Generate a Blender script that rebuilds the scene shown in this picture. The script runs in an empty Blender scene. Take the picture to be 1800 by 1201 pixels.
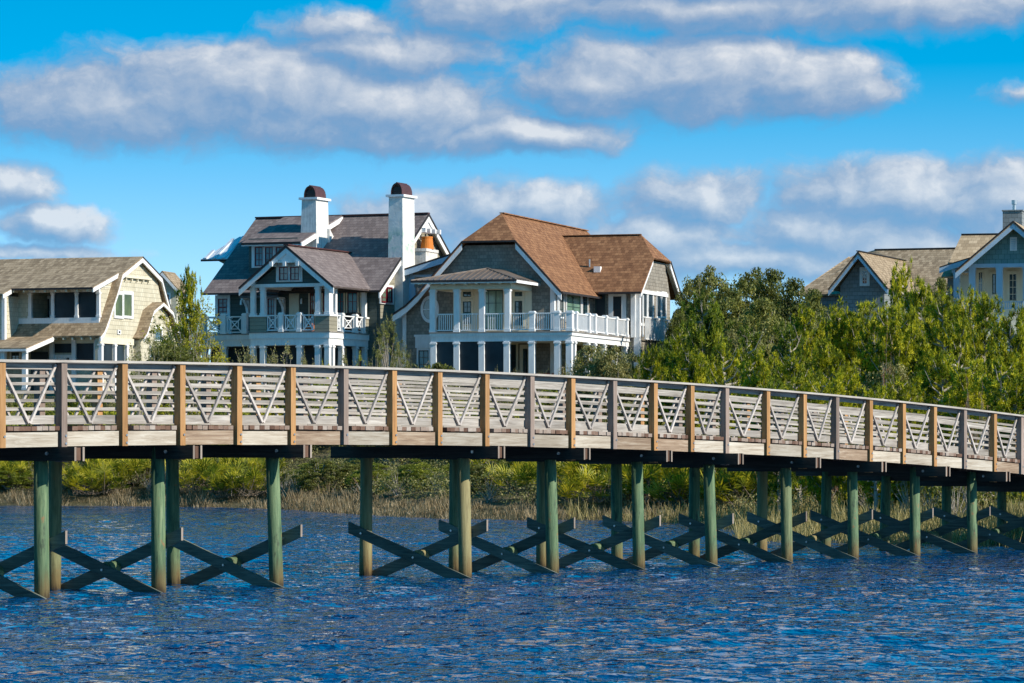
import bpy, math, random
import numpy as np
from mathutils import Vector, Matrix
R = math.radians
random.seed(7); rng = np.random.default_rng(11)
scene = bpy.context.scene
COL = scene.collection

# ------------------------------------------------------------------ camera
FPX, HZ, CH = 6500.0, 795.0, 2.4525        # focal length in photo pixels, horizon row, eye height over the water
cd = bpy.data.cameras.new('camera'); cam = bpy.data.objects.new('camera', cd); COL.objects.link(cam)
cd.sensor_width = 36; cd.lens = FPX/1800*36; cd.shift_y = (HZ-600.5)/1800
cd.clip_start = 1; cd.clip_end = 6000
cam.location = (0, 0, CH); cam.rotation_euler = (R(90), 0, 0)
scene.camera = cam
scene.render.resolution_x = 1024; scene.render.resolution_y = 683
# ------------------------------------------------------------------ exposure
scene.view_settings.view_transform = 'Standard'
scene.view_settings.look = 'None'
scene.view_settings.exposure = 0.66
scene.view_settings.gamma = 1
# ------------------------------------------------------------------ sun
SUN_AZ, SUN_EL = 25.0, 31.0                 # degrees: azimuth measured from +X towards -Y
sdir = Vector((math.cos(R(SUN_AZ))*math.cos(R(SUN_EL)), -math.sin(R(SUN_AZ))*math.cos(R(SUN_EL)), math.sin(R(SUN_EL))))
sl = bpy.data.lights.new('sun', 'SUN'); sl.energy = 3.95; sl.angle = R(0.5); sl.color = (1.0, 0.92, 0.80)
so = bpy.data.objects.new('sun', sl); COL.objects.link(so)
so.rotation_euler = sdir.to_track_quat('Z', 'Y').to_euler(); so.location = (60, -30, 60)

# ------------------------------------------------------------------ node helpers
def nt_new(nt, t, **kw):
    n = nt.nodes.new(t)
    for k, v in kw.items():
        if k.startswith('i_'):
            key = k[2:]
            n.inputs[int(key) if key.isdigit() else key].default_value = v
        else: setattr(n, k, v)
    return n
def L(nt, a, b): nt.links.new(a, b)
def math_n(nt, op, a, b=None, clamp=False):
    n = nt.nodes.new('ShaderNodeMath'); n.operation = op; n.use_clamp = clamp
    for i, x in enumerate((a, b)):
        if x is None: continue
        if isinstance(x, (int, float)): n.inputs[i].default_value = x
        else: L(nt, x, n.inputs[i])
    return n.outputs[0]
def vmath(nt, op, a, b=None):
    n = nt.nodes.new('ShaderNodeVectorMath'); n.operation = op
    for i, x in enumerate((a, b)):
        if x is None: continue
        if isinstance(x, (tuple, list)): n.inputs[i].default_value = x
        else: L(nt, x, n.inputs[i])
    return n.outputs['Value'] if op in ('LENGTH', 'DOT_PRODUCT') else n.outputs[0]
def mixc(nt, fac, a, b, blend='MIX'):
    n = nt.nodes.new('ShaderNodeMix'); n.data_type = 'RGBA'; n.blend_type = blend
    if isinstance(fac, (int, float)): n.inputs[0].default_value = fac
    else: L(nt, fac, n.inputs[0])
    for i, x in ((6, a), (7, b)):
        if isinstance(x, (tuple, list)): n.inputs[i].default_value = tuple(x[:3])+(1,)
        else: L(nt, x, n.inputs[i])
    return n.outputs[2]
def ramp(nt, fac, stops):
    n = nt.nodes.new('ShaderNodeValToRGB'); e = n.color_ramp.elements
    while len(e) < len(stops): e.new(0.5)
    for i, (p, c) in enumerate(stops):
        e[i].position = p; e[i].color = tuple(c)+(1,) if len(c) == 3 else c
    L(nt, fac, n.inputs[0]); return n.outputs[0]
def noise(nt, vec, scale, detail=4, rough=0.55, dist=0, dim='3D', w=None):
    n = nt.nodes.new('ShaderNodeTexNoise'); n.noise_dimensions = dim
    n.inputs['Scale'].default_value = scale; n.inputs['Detail'].default_value = detail
    n.inputs['Roughness'].default_value = rough; n.inputs['Distortion'].default_value = dist
    if vec is not None: L(nt, vec, n.inputs['Vector'])
    if w is not None: L(nt, w, n.inputs['W'])
    return n.outputs['Fac']
def mrange(nt, v, a, b, c=0., d=1., smooth=True):
    n = nt.nodes.new('ShaderNodeMapRange'); n.interpolation_type = 'SMOOTHSTEP' if smooth else 'LINEAR'
    L(nt, v, n.inputs[0])
    for i, x in enumerate((a, b, c, d)): n.inputs[i+1].default_value = x
    return n.outputs[0]

# ------------------------------------------------------------------ world: Nishita sky with procedural clouds far out on the sky
world = bpy.data.worlds.new("World"); scene.world = world; world.use_nodes = True
wt = world.node_tree; wt.nodes.clear()
wo = nt_new(wt, 'ShaderNodeOutputWorld'); bg = nt_new(wt, 'ShaderNodeBackground'); bg.inputs[1].default_value = 0.15
L(wt, bg.outputs[0], wo.inputs[0])
tc = nt_new(wt, 'ShaderNodeTexCoord'); sep = nt_new(wt, 'ShaderNodeSeparateXYZ'); L(wt, tc.outputs['Generated'], sep.inputs[0])
sky = nt_new(wt, 'ShaderNodeTexSky'); sky.sky_type = 'NISHITA'; sky.sun_disc = False
sky.sun_elevation = R(SUN_EL); sky.sun_rotation = R(90+SUN_AZ); sky.air_density = 1.0; sky.dust_density = 0.1; sky.ozone_density = 2.5
zz = math_n(wt, 'MULTIPLY_ADD', sep.outputs[2], 2.6); zz.node.inputs[2].default_value = 0.10
zmax = math_n(wt, 'MAXIMUM', zz, 0.02)
cmb = nt_new(wt, 'ShaderNodeCombineXYZ'); L(wt, sep.outputs[0], cmb.inputs[0]); L(wt, sep.outputs[1], cmb.inputs[1]); L(wt, zmax, cmb.inputs[2])
L(wt, vmath(wt, 'NORMALIZE', cmb.outputs[0]), sky.inputs[0])
hs = nt_new(wt, 'ShaderNodeHueSaturation'); hs.inputs['Saturation'].default_value = 1.38; hs.inputs['Hue'].default_value = 0.479
hs.inputs['Value'].default_value = .93; L(wt, sky.outputs[0], hs.inputs['Color'])
# direction -> (azimuth, elevation) in units of 100 photo pixels, azimuth zero straight ahead (+Y)
az = math_n(wt, 'ARCTAN2', sep.outputs[0], sep.outputs[1]); U_ = math_n(wt, 'MULTIPLY', az, FPX/100)
V_ = math_n(wt, 'MULTIPLY', math_n(wt, 'ARCSINE', sep.outputs[2]), FPX/100)
L(wt, mrange(wt, V_, 0.5, 8.5, .92, 1.6), hs.inputs['Saturation'])
uv = nt_new(wt, 'ShaderNodeCombineXYZ'); L(wt, U_, uv.inputs[0]); L(wt, V_, uv.inputs[1])
# (cx, cy, half width, half height, weight) of the cloud banks, in photo pixels
CL = [(430,165,470,112,1.15),(200,190,330,95,1.0),(640,195,430,105,1.15),(930,240,250,52,1.1),(690,95,240,62,1.0),(620,55,190,45,.7),
      (1220,135,350,100,1.3),(1420,150,200,82,1.15),(1050,150,220,80,1.05),
      (900,10,270,75,1.15),(1250,15,380,66,1.1),(1600,15,350,74,1.15),(1330,-40,720,70,1.2),
      (20,330,110,52,1.0),(95,395,125,46,1.05),(60,448,230,22,.7),
      (720,385,190,75,.95),(860,355,150,55,.9),(970,365,190,58,1.0),(1230,350,170,78,1.05),(1150,420,280,66,1.0),(900,430,260,60,.8),
      (1580,355,300,85,1.2),(1770,365,250,105,1.2),(1450,410,280,75,1.1),(1350,460,420,60,.95),(1650,450,340,75,1.05),(1800,170,70,28,.38),(640,40,100,36,.6)]
g = bpy.data.node_groups.new('cloud_field', 'ShaderNodeTree')
g.interface.new_socket('Vector', in_out='INPUT', socket_type='NodeSocketVector'); g.interface.new_socket('Value', in_out='OUTPUT', socket_type='NodeSocketFloat')
gi = g.nodes.new('NodeGroupInput'); go_ = g.nodes.new('NodeGroupOutput')
warp = nt_new(g, 'ShaderNodeTexNoise', i_Scale=0.75, i_Detail=5.0, i_Roughness=0.55); L(g, gi.outputs[0], warp.inputs['Vector'])
w1 = vmath(g, 'MULTIPLY', vmath(g, 'SUBTRACT', warp.outputs['Color'], (.5,.5,.5)), (1.9, .85, 0))
pv = vmath(g, 'ADD', gi.outputs[0], w1)
acc = None
for cx, cy, a, b, w in CL:
    q = vmath(g, 'MULTIPLY', vmath(g, 'SUBTRACT', pv, ((cx-900)/100, (HZ-cy)/100, 0)), (100/a, 100/b, 0))
    e = math_n(g, 'MULTIPLY_ADD', vmath(g, 'LENGTH', q), -w); e.node.inputs[2].default_value = w
    if acc is None: acc = e
    else:
        m = g.nodes.new('ShaderNodeMath'); m.operation = 'SMOOTH_MAX'; L(g, acc, m.inputs[0]); L(g, e, m.inputs[1]); m.inputs[2].default_value = .12; acc = m.outputs[0]
# beyond the framed part of the sky: scattered fair weather clouds
n0 = noise(g, vmath(g, 'MULTIPLY', gi.outputs[0], (.12, .25, 1)), 1.0, 3, .5)
far_ = mrange(g, n0, .66, .9, -.4, .5)
vs = nt_new(g, 'ShaderNodeSeparateXYZ'); L(g, gi.outputs[0], vs.inputs[0])
away = math_n(g, 'MAXIMUM', mrange(g, math_n(g, 'ABSOLUTE', vs.outputs[0]), 9.5, 12), mrange(g, vs.outputs[1], 9, 11))
gate = math_n(g, 'SUBTRACT', far_, math_n(g, 'MULTIPLY', math_n(g, 'SUBTRACT', 1.0, away), 3.0))
acc = math_n(g, 'MAXIMUM', acc, gate)
st = vmath(g, 'MULTIPLY', pv, (.62, 1.0, 1))
n1 = noise(g, st, .9, 9, .60); n2 = noise(g, st, 3.2, 6, .62)
d = math_n(g, 'ADD', acc, math_n(g, 'MULTIPLY', math_n(g, 'SUBTRACT', n1, .5), .95))
d = math_n(g, 'ADD', d, math_n(g, 'MULTIPLY', math_n(g, 'SUBTRACT', n2, .5), .32))
L(g, d, go_.inputs[0])
def cf(vec):
    n = wt.nodes.new('ShaderNodeGroup'); n.node_tree = g; L(wt, vec, n.inputs[0]); return n.outputs[0]
d0 = cf(uv.outputs[0]); d1 = cf(vmath(wt, 'ADD', uv.outputs[0], (.28, .24, 0)))
alpha = mrange(wt, d0, -.02, .50)
alpha = math_n(wt, 'MULTIPLY', alpha, mrange(wt, V_, 1.5, 7.0, .72, .92))
lit = math_n(wt, 'MULTIPLY_ADD', math_n(wt, 'SUBTRACT', d0, d1), .95); lit.node.inputs[2].default_value = .30
lit2 = math_n(wt, 'ADD', lit, math_n(wt, 'MULTIPLY', mrange(wt, d0, .1, .8), .22), True)
cc = ramp(wt, lit2, [(0, (.14,.32,.57)), (.30, (.22,.35,.56)), (.56, (.36,.45,.60)), (.80, (.55,.60,.69)), (1, (.76,.77,.80))])
ccs = vmath(wt, 'SCALE', cc); ccs.node.inputs['Scale'].default_value = 4.35
L(wt, mixc(wt, alpha, hs.outputs[0], ccs), bg.inputs[0])

# ------------------------------------------------------------------ materials
def new_mat(name, rough=.7, spec=.3):
    m = bpy.data.materials.new(name); m.use_nodes = True; nt = m.node_tree
    b = nt.nodes['Principled BSDF']; b.inputs['Roughness'].default_value = rough; b.inputs['Specular IOR Level'].default_value = spec
    return m, nt, b
def bump(nt, b, h, strength, dist=.02):
    n = nt.nodes.new('ShaderNodeBump'); n.inputs['Strength'].default_value = strength; n.inputs['Distance'].default_value = dist
    L(nt, h, n.inputs['Height']); L(nt, n.outputs[0], b.inputs['Normal'])
def objco(nt): return nt_new(nt, 'ShaderNodeTexCoord').outputs['Object']
def paint(name, col, rough=.55, dirt=.12, spec=.3, scale=1.6):
    m, nt, b = new_mat(name, rough, spec); co = objco(nt)
    n = noise(nt, co, scale, 6, .65); n2 = noise(nt, vmath(nt, 'MULTIPLY', co, (4, 4, .5)), 3, 4)
    f = math_n(nt, 'MULTIPLY', math_n(nt, 'ADD', n, n2), .5)
    c = ramp(nt, f, [(.3, [x*(1-dirt*1.6) for x in col]), (.55, col), (.75, [min(1, x*(1+dirt*.4)) for x in col])])
    L(nt, c, b.inputs['Base Color']); return m
def wood(name, cols, axis, grainscale=9, rough=.75, knots=True, bumps=.5):
    m, nt, b = new_mat(name, rough, .25); co = objco(nt)
    oi = nt_new(nt, 'ShaderNodeObjectInfo'); w = math_n(nt, 'MULTIPLY', oi.outputs['Random'], 40)
    off = nt_new(nt, 'ShaderNodeCombineXYZ'); L(nt, w, off.inputs[0]); L(nt, w, off.inputs[1]); L(nt, w, off.inputs[2])
    sc = [6, 6, 6]; sc[axis] = .35
    v = vmath(nt, 'MULTIPLY', vmath(nt, 'ADD', co, off.outputs[0]), tuple(sc))
    n = noise(nt, v, grainscale*.35, 6, .7, .8); big = noise(nt, vmath(nt, 'ADD', co, off.outputs[0]), .9, 3, .5)
    c = ramp(nt, math_n(nt, 'ADD', math_n(nt, 'MULTIPLY', n, .75), math_n(nt, 'MULTIPLY', big, .25)), [(.28, cols[0]), (.5, cols[1]), (.72, cols[2])])
    rv = math_n(nt, 'MULTIPLY_ADD', oi.outputs['Random'], .45); rv.node.inputs[2].default_value = .76
    c = vmath(nt, 'SCALE', c); L(nt, rv, c.node.inputs['Scale'])
    L(nt, c, b.inputs['Base Color']); bump(nt, b, n, bumps, .01); return m
def shingle(name, cols, row=.2, wid=.3, gap=.45, squash=1.0, rough=.85, bmp=.5, gapw=.012, lap=False):
    """rows of shingles or lap boards following the wall or roof: rows in z, joints along the face"""
    m, nt, b = new_mat(name, rough, .2); t = nt_new(nt, 'ShaderNodeTexCoord')
    s = nt_new(nt, 'ShaderNodeSeparateXYZ'); L(nt, t.outputs['Object'], s.inputs[0])
    ns = nt_new(nt, 'ShaderNodeSeparateXYZ'); L(nt, t.outputs['Normal'], ns.inputs[0])
    sel = math_n(nt, 'GREATER_THAN', math_n(nt, 'ABSOLUTE', ns.outputs[0]), math_n(nt, 'ABSOLUTE', ns.outputs[1]))
    mx = nt_new(nt, 'ShaderNodeMix'); L(nt, sel, mx.inputs[0]); L(nt, s.outputs[0], mx.inputs[2]); L(nt, s.outputs[1], mx.inputs[3])
    c = nt_new(nt, 'ShaderNodeCombineXYZ'); L(nt, mx.outputs[0], c.inputs[0]); L(nt, s.outputs[2], c.inputs[1])
    br = nt_new(nt, 'ShaderNodeTexBrick'); br.offset = .5; br.offset_frequency = 2
    L(nt, c.outputs[0], br.inputs['Vector'])
    br.inputs['Color1'].default_value = (.12,)*3+(1,); br.inputs['Color2'].default_value = (.88,)*3+(1,); br.inputs['Mortar'].default_value = (0, 0, 0, 1)
    br.inputs['Scale'].default_value = 1; br.inputs['Mortar Size'].default_value = gapw; br.inputs['Mortar Smooth'].default_value = .1
    br.inputs['Brick Width'].default_value = wid; br.inputs['Row Height'].default_value = row
    # tone of every shingle, mottle and weathering
    n1 = noise(nt, t.outputs['Object'], 1.1, 5, .6); n2 = noise(nt, t.outputs['Object'], 14, 2, .5)
    f = math_n(nt, 'ADD', math_n(nt, 'MULTIPLY', br.outputs['Color'], gap), math_n(nt, 'MULTIPLY', math_n(nt, 'ADD', n1, n2), .5*(1-gap)), True)
    col = ramp(nt, f, [(.18, cols[0]), (.5, cols[1]), (.8, cols[2])])
    col = mixc(nt, math_n(nt, 'MULTIPLY', br.outputs['Fac'], .5), col, tuple(x*.4 for x in cols[0]))
    L(nt, col, b.inputs['Base Color'])
    # each course steps out towards its lower edge
    saw = math_n(nt, 'SUBTRACT', 1.0, math_n(nt, 'FRACT', math_n(nt, 'DIVIDE', s.outputs[2], row)))
    hh = math_n(nt, 'SUBTRACT', math_n(nt, 'ADD', saw, math_n(nt, 'MULTIPLY', br.outputs['Color'], .25)), br.outputs['Fac'])
    bump(nt, b, hh, bmp, .03); return m
def foliage(name, cols, trans=.25, rough=.6):
    m, nt, b = new_mat(name, rough, .25)
    geo = nt_new(nt, 'ShaderNodeNewGeometry'); oi = nt_new(nt, 'ShaderNodeObjectInfo')
    f = math_n(nt, 'ADD', math_n(nt, 'MULTIPLY', geo.outputs['Random Per Island'], .40), math_n(nt, 'MULTIPLY', mrange(nt, noise(nt, objco(nt), 2.2, 3, .6), .3, .7), .60))
    f = math_n(nt, 'ADD', f, math_n(nt, 'MULTIPLY', math_n(nt, 'SUBTRACT', oi.outputs['Random'], .5), .22), True)
    c = ramp(nt, f, [(.12, cols[0]), (.42, cols[1]), (.66, cols[2]), (.9, cols[3])])
    L(nt, c, b.inputs['Base Color'])
    tr = nt.nodes.new('ShaderNodeBsdfTranslucent'); L(nt, vmath(nt, 'MULTIPLY', c, (1.5, 1.4, .6)), tr.inputs[0])
    mx = nt.nodes.new('ShaderNodeMixShader'); mx.inputs[0].default_value = trans
    out = nt.nodes['Material Output']; L(nt, b.outputs[0], mx.inputs[1]); L(nt, tr.outputs[0], mx.inputs[2]); L(nt, mx.outputs[0], out.inputs[0])
    return m
MT = {}
MT['white'] = paint('white_trim_paint', (.80, .80, .79), .5, .11, .3, 2.2)
MT['cream'] = paint('cream_and_warm_lit_paint', (.72, .66, .50), .55, .08)
MT['bluegrey_trim'] = paint('pale_blue_trim_paint', (.42, .55, .66), .5, .08)
MT['stucco'] = paint('white_stucco', (.74, .72, .68), .85, .26, .2, 3.2)
MT['green_sash'] = paint('dark_green_sash_paint', (.03, .07, .065), .4, .1)
MT['red_sash'] = paint('dark_red_sash_paint', (.16, .012, .02), .4, .1)
MT['black_metal'] = paint('black_metal', (.02, .02, .022), .4, .1)
MT['steel'] = paint('galvanised_steel', (.5, .5, .5), .35, .2); MT['steel'].node_tree.nodes['Principled BSDF'].inputs['Metallic'].default_value = .8
MT['copper'] = paint('brown_copper', (.085, .035, .032), .5, .3)
MT['terracotta'] = paint('orange_terracotta', (.60, .19, .03), .7, .1)
MT['dark_edge'] = paint('dark_roof_edge_metal', (.035, .03, .03), .6, .2)
MT['grillcover'] = paint('black_grill_cover', (.03, .03, .032), .8, .2)
MT['chairred'] = paint('dark_red_stained_wood', (.10, .03, .025), .6, .2)
MT['cushion'] = paint('orange_cushion_fabric', (.6, .2, .08), .9, .1)
MT['ceil'] = paint('porch_ceiling_paint', (.62, .6, .52), .7, .08)
MT['roof_brown'] = shingle('brown_roof_shingles', [(.13, .058, .028), (.24, .115, .055), (.34, .175, .085)], .15, .2, .55, gapw=.006)
MT['roof_grey'] = shingle('purple_grey_roof_shingles', [(.11, .088, .085), (.185, .148, .14), (.26, .215, .20)], .15, .22, .45, gapw=.006)
MT['roof_tan'] = shingle('grey_tan_roof_shingles', [(.17, .122, .075), (.315, .235, .15), (.45, .345, .23)], .16, .22, .55, gapw=.006)
MT['roof_tan2'] = shingle('warm_tan_roof_shingles', [(.28, .20, .12), (.46, .34, .21), (.60, .46, .30)], .2, .25, .5, gapw=.006)
MT['shake_taupe'] = shingle('taupe_wall_shingles', [(.17, .15, .125), (.25, .225, .185), (.33, .30, .25)], .18, .19, .5, gapw=.007)
MT['shake_cream'] = shingle('pale_olive_wall_shingles', [(.40, .365, .265), (.53, .49, .37), (.63, .59, .47)], .27, .27, .35, gapw=.009)
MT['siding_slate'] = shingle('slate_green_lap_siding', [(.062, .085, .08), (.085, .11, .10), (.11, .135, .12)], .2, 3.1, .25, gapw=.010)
MT['siding_sunlit'] = shingle('slate_lap_siding_sunlit_tone', [(.20, .19, .145), (.27, .25, .19), (.33, .31, .24)], .2, 3.1, .25, gapw=.010)  # lighter copy of the slate siding, sunlight put into its colour
MT['shake_blue'] = shingle('blue_green_wall_shingles', [(.12, .22, .22), (.17, .29, .28), (.23, .36, .34)], .28, .33, .4)
MT['shake_grey'] = shingle('grey_wall_shingles', [(.16, .18, .18), (.22, .24, .24), (.28, .30, .30)], .25, .33, .4)
MT['wood_grey'] = wood('weathered_grey_wood', [(.13, .108, .09), (.32, .29, .255), (.52, .485, .44)], 0)
MT['wood_brown'] = wood('brown_cap_block_wood', [(.05, .028, .018), (.11, .06, .04), (.18, .11, .075)], 2)
MT['wood_cap'] = wood('pale_handrail_wood', [(.26, .22, .19), (.46, .42, .37), (.64, .60, .54)], 0)
MT['wood_strut'] = wood('pale_grey_strut_wood', [(.26, .22, .19), (.45, .40, .36), (.62, .57, .52)], 2)
MT['wood_grey_v'] = wood('weathered_grey_post_wood', [(.13, .095, .075), (.25, .19, .155), (.36, .29, .25)], 2)
MT['wood_tan_v'] = wood('orange_tan_post_wood', [(.22, .105, .04), (.42, .225, .09), (.56, .34, .16)], 2)
MT['wood_fascia'] = wood('pale_stringer_wood', [(.18, .13, .085), (.40, .345, .27), (.58, .54, .46)], 0, 9)
MT['wood_fascia2'] = wood('brown_stringer_wood', [(.12, .07, .045), (.30, .215, .145), (.52, .44, .34)], 0, 9)
MT['wood_dark'] = wood('black_brown_wood', [(.02, .015, .012), (.05, .038, .03), (.11, .085, .065)], 1)  # black-brown tone for the cap beams and joists
MT['wood_end'] = wood('pale_end_grain', [(.14, .105, .08), (.26, .21, .17), (.38, .33, .28)], 2)
def metal_roof(name, col, axis='x'):
    m, nt, b = new_mat(name, .45, .5); co = objco(nt)
    n = noise(nt, co, 2, 5, .6); c = ramp(nt, n, [(.3, [x*.8 for x in col]), (.7, [x*1.15 for x in col])]); L(nt, c, b.inputs['Base Color']); b.inputs['Metallic'].default_value = .35
    return m
MT['metal_brown'] = metal_roof('brown_seam_metal_roof', (.22, .17, .135)); MT['metal_white'] = metal_roof('white_seam_metal_roof', (.75, .77, .8))
def glass(name, col, rough=.04, spec=.9):
    m, nt, b = new_mat(name, rough, spec); co = objco(nt)
    c = ramp(nt, noise(nt, co, .8, 3, .5), [(.35, [x*.5 for x in col]), (.65, col)]); L(nt, c, b.inputs['Base Color']); b.inputs['Coat Weight'].default_value = .6; b.inputs['Coat Roughness'].default_value = .03
    return m
MT['glass'] = glass('dark_window_glass', (.02, .055, .07)); MT['glass_sky_tint'] = glass('window_glass_painted_sky_reflection', (.02, .22, .28), .1, .5); MT['glass_sky_tint'].node_tree.nodes['Principled BSDF'].inputs['Coat Weight'].default_value = .15  # teal panes: bluish sky reflection put into the glass colour
MT['glass_blind'] = glass('window_glass_over_olive_blinds', (.12, .16, .06), .3, .3); MT['glass_blind'].node_tree.nodes['Principled BSDF'].inputs['Coat Weight'].default_value = .1; MT['glass_green'] = glass('window_glass_over_pale_green_curtains', (.22, .38, .27), .2)
MT['glass_grey'] = glass('window_glass_over_grey_curtains', (.17, .19, .18), .15)
MT['shaded_screen'] = glass('porch_screen_with_painted_shade', (.028, .046, .058), .5, .25); MT['shaded_screen'].node_tree.nodes['Principled BSDF'].inputs['Coat Weight'].default_value = 0  # opaque mesh; its dark colour paints in the shaded interior behind
# piles: green preservative outside, brown stain near the water
def pile_mat():
    m, nt, b = new_mat('green_treated_pile_wood', .7, .25); co = objco(nt); oi = nt_new(nt, 'ShaderNodeObjectInfo')
    w = math_n(nt, 'MULTIPLY', oi.outputs['Random'], 30); off = nt_new(nt, 'ShaderNodeCombineXYZ'); L(nt, w, off.inputs[2]); L(nt, w, off.inputs[0])
    v = vmath(nt, 'MULTIPLY', vmath(nt, 'ADD', co, off.outputs[0]), (9, 9, .7)); n = noise(nt, v, 1.8, 6, .7, .5)
    c = ramp(nt, n, [(.25, (.03, .066, .038)), (.45, (.08, .14, .072)), (.62, (.15, .215, .11)), (.82, (.28, .34, .19))])
    c2 = ramp(nt, n, [(.25, (.16, .12, .05)), (.6, (.28, .25, .12))])
    c = mixc(nt, mrange(nt, noise(nt, vmath(nt, 'MULTIPLY', vmath(nt, 'ADD', co, off.outputs[0]), (5, 5, 1.3)), 1.6, 5, .7), .56, .66, 0, .75), c, (.035, .05, .035)); c = mixc(nt, mrange(nt, noise(nt, vmath(nt, 'MULTIPLY', vmath(nt, 'ADD', co, off.outputs[0]), (3, 3, 2.2)), 2.6, 3, .6), .64, .72, 0, .8), c, (.24, .13, .06))
    c = mixc(nt, mrange(nt, math_n(nt, 'ADD', oi.outputs['Random'], math_n(nt, 'MULTIPLY', n, .3)), .75, 1.1), c, c2)
    geo = nt_new(nt, 'ShaderNodeNewGeometry'); s = nt_new(nt, 'ShaderNodeSeparateXYZ'); L(nt, geo.outputs['Position'], s.inputs[0])
    zf = math_n(nt, 'ADD', s.outputs[2], math_n(nt, 'MULTIPLY', n, .5))
    c = mixc(nt, mrange(nt, zf, .85, .35, 0, .75), c, (.17, .105, .04)); c = mixc(nt, mrange(nt, zf, .42, .22, 0, .9), c, (.045, .03, .018))
    L(nt, c, b.inputs['Base Color']); bump(nt, b, n, .6, .02); return m
MT['pile'] = pile_mat()
MT['brace'] = wood('dark_green_brown_brace_wood', [(.04, .048, .038), (.12, .135, .11), (.24, .26, .21)], 1)
def stained():
    m, nt, b = new_mat('green_stained_stucco', .85, .2); co = objco(nt); s = nt_new(nt, 'ShaderNodeSeparateXYZ'); L(nt, co, s.inputs[0])
    n = noise(nt, co, 2.2, 6, .65); base = ramp(nt, n, [(.3, (.60, .58, .54)), (.55, (.78, .76, .72)), (.75, (.82, .80, .76))])
    band = math_n(nt, 'MULTIPLY', mrange(nt, s.outputs[2], 7.2, 8.4), mrange(nt, s.outputs[2], 9.4, 8.6)); k = math_n(nt, 'MULTIPLY', band, mrange(nt, n, .42, .62))
    L(nt, mixc(nt, math_n(nt, 'MULTIPLY', k, .8), base, (.22, .42, .34)), b.inputs['Base Color']); bump(nt, b, n, .6, .05); return m
MT['stucco_stained'] = stained()

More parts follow.
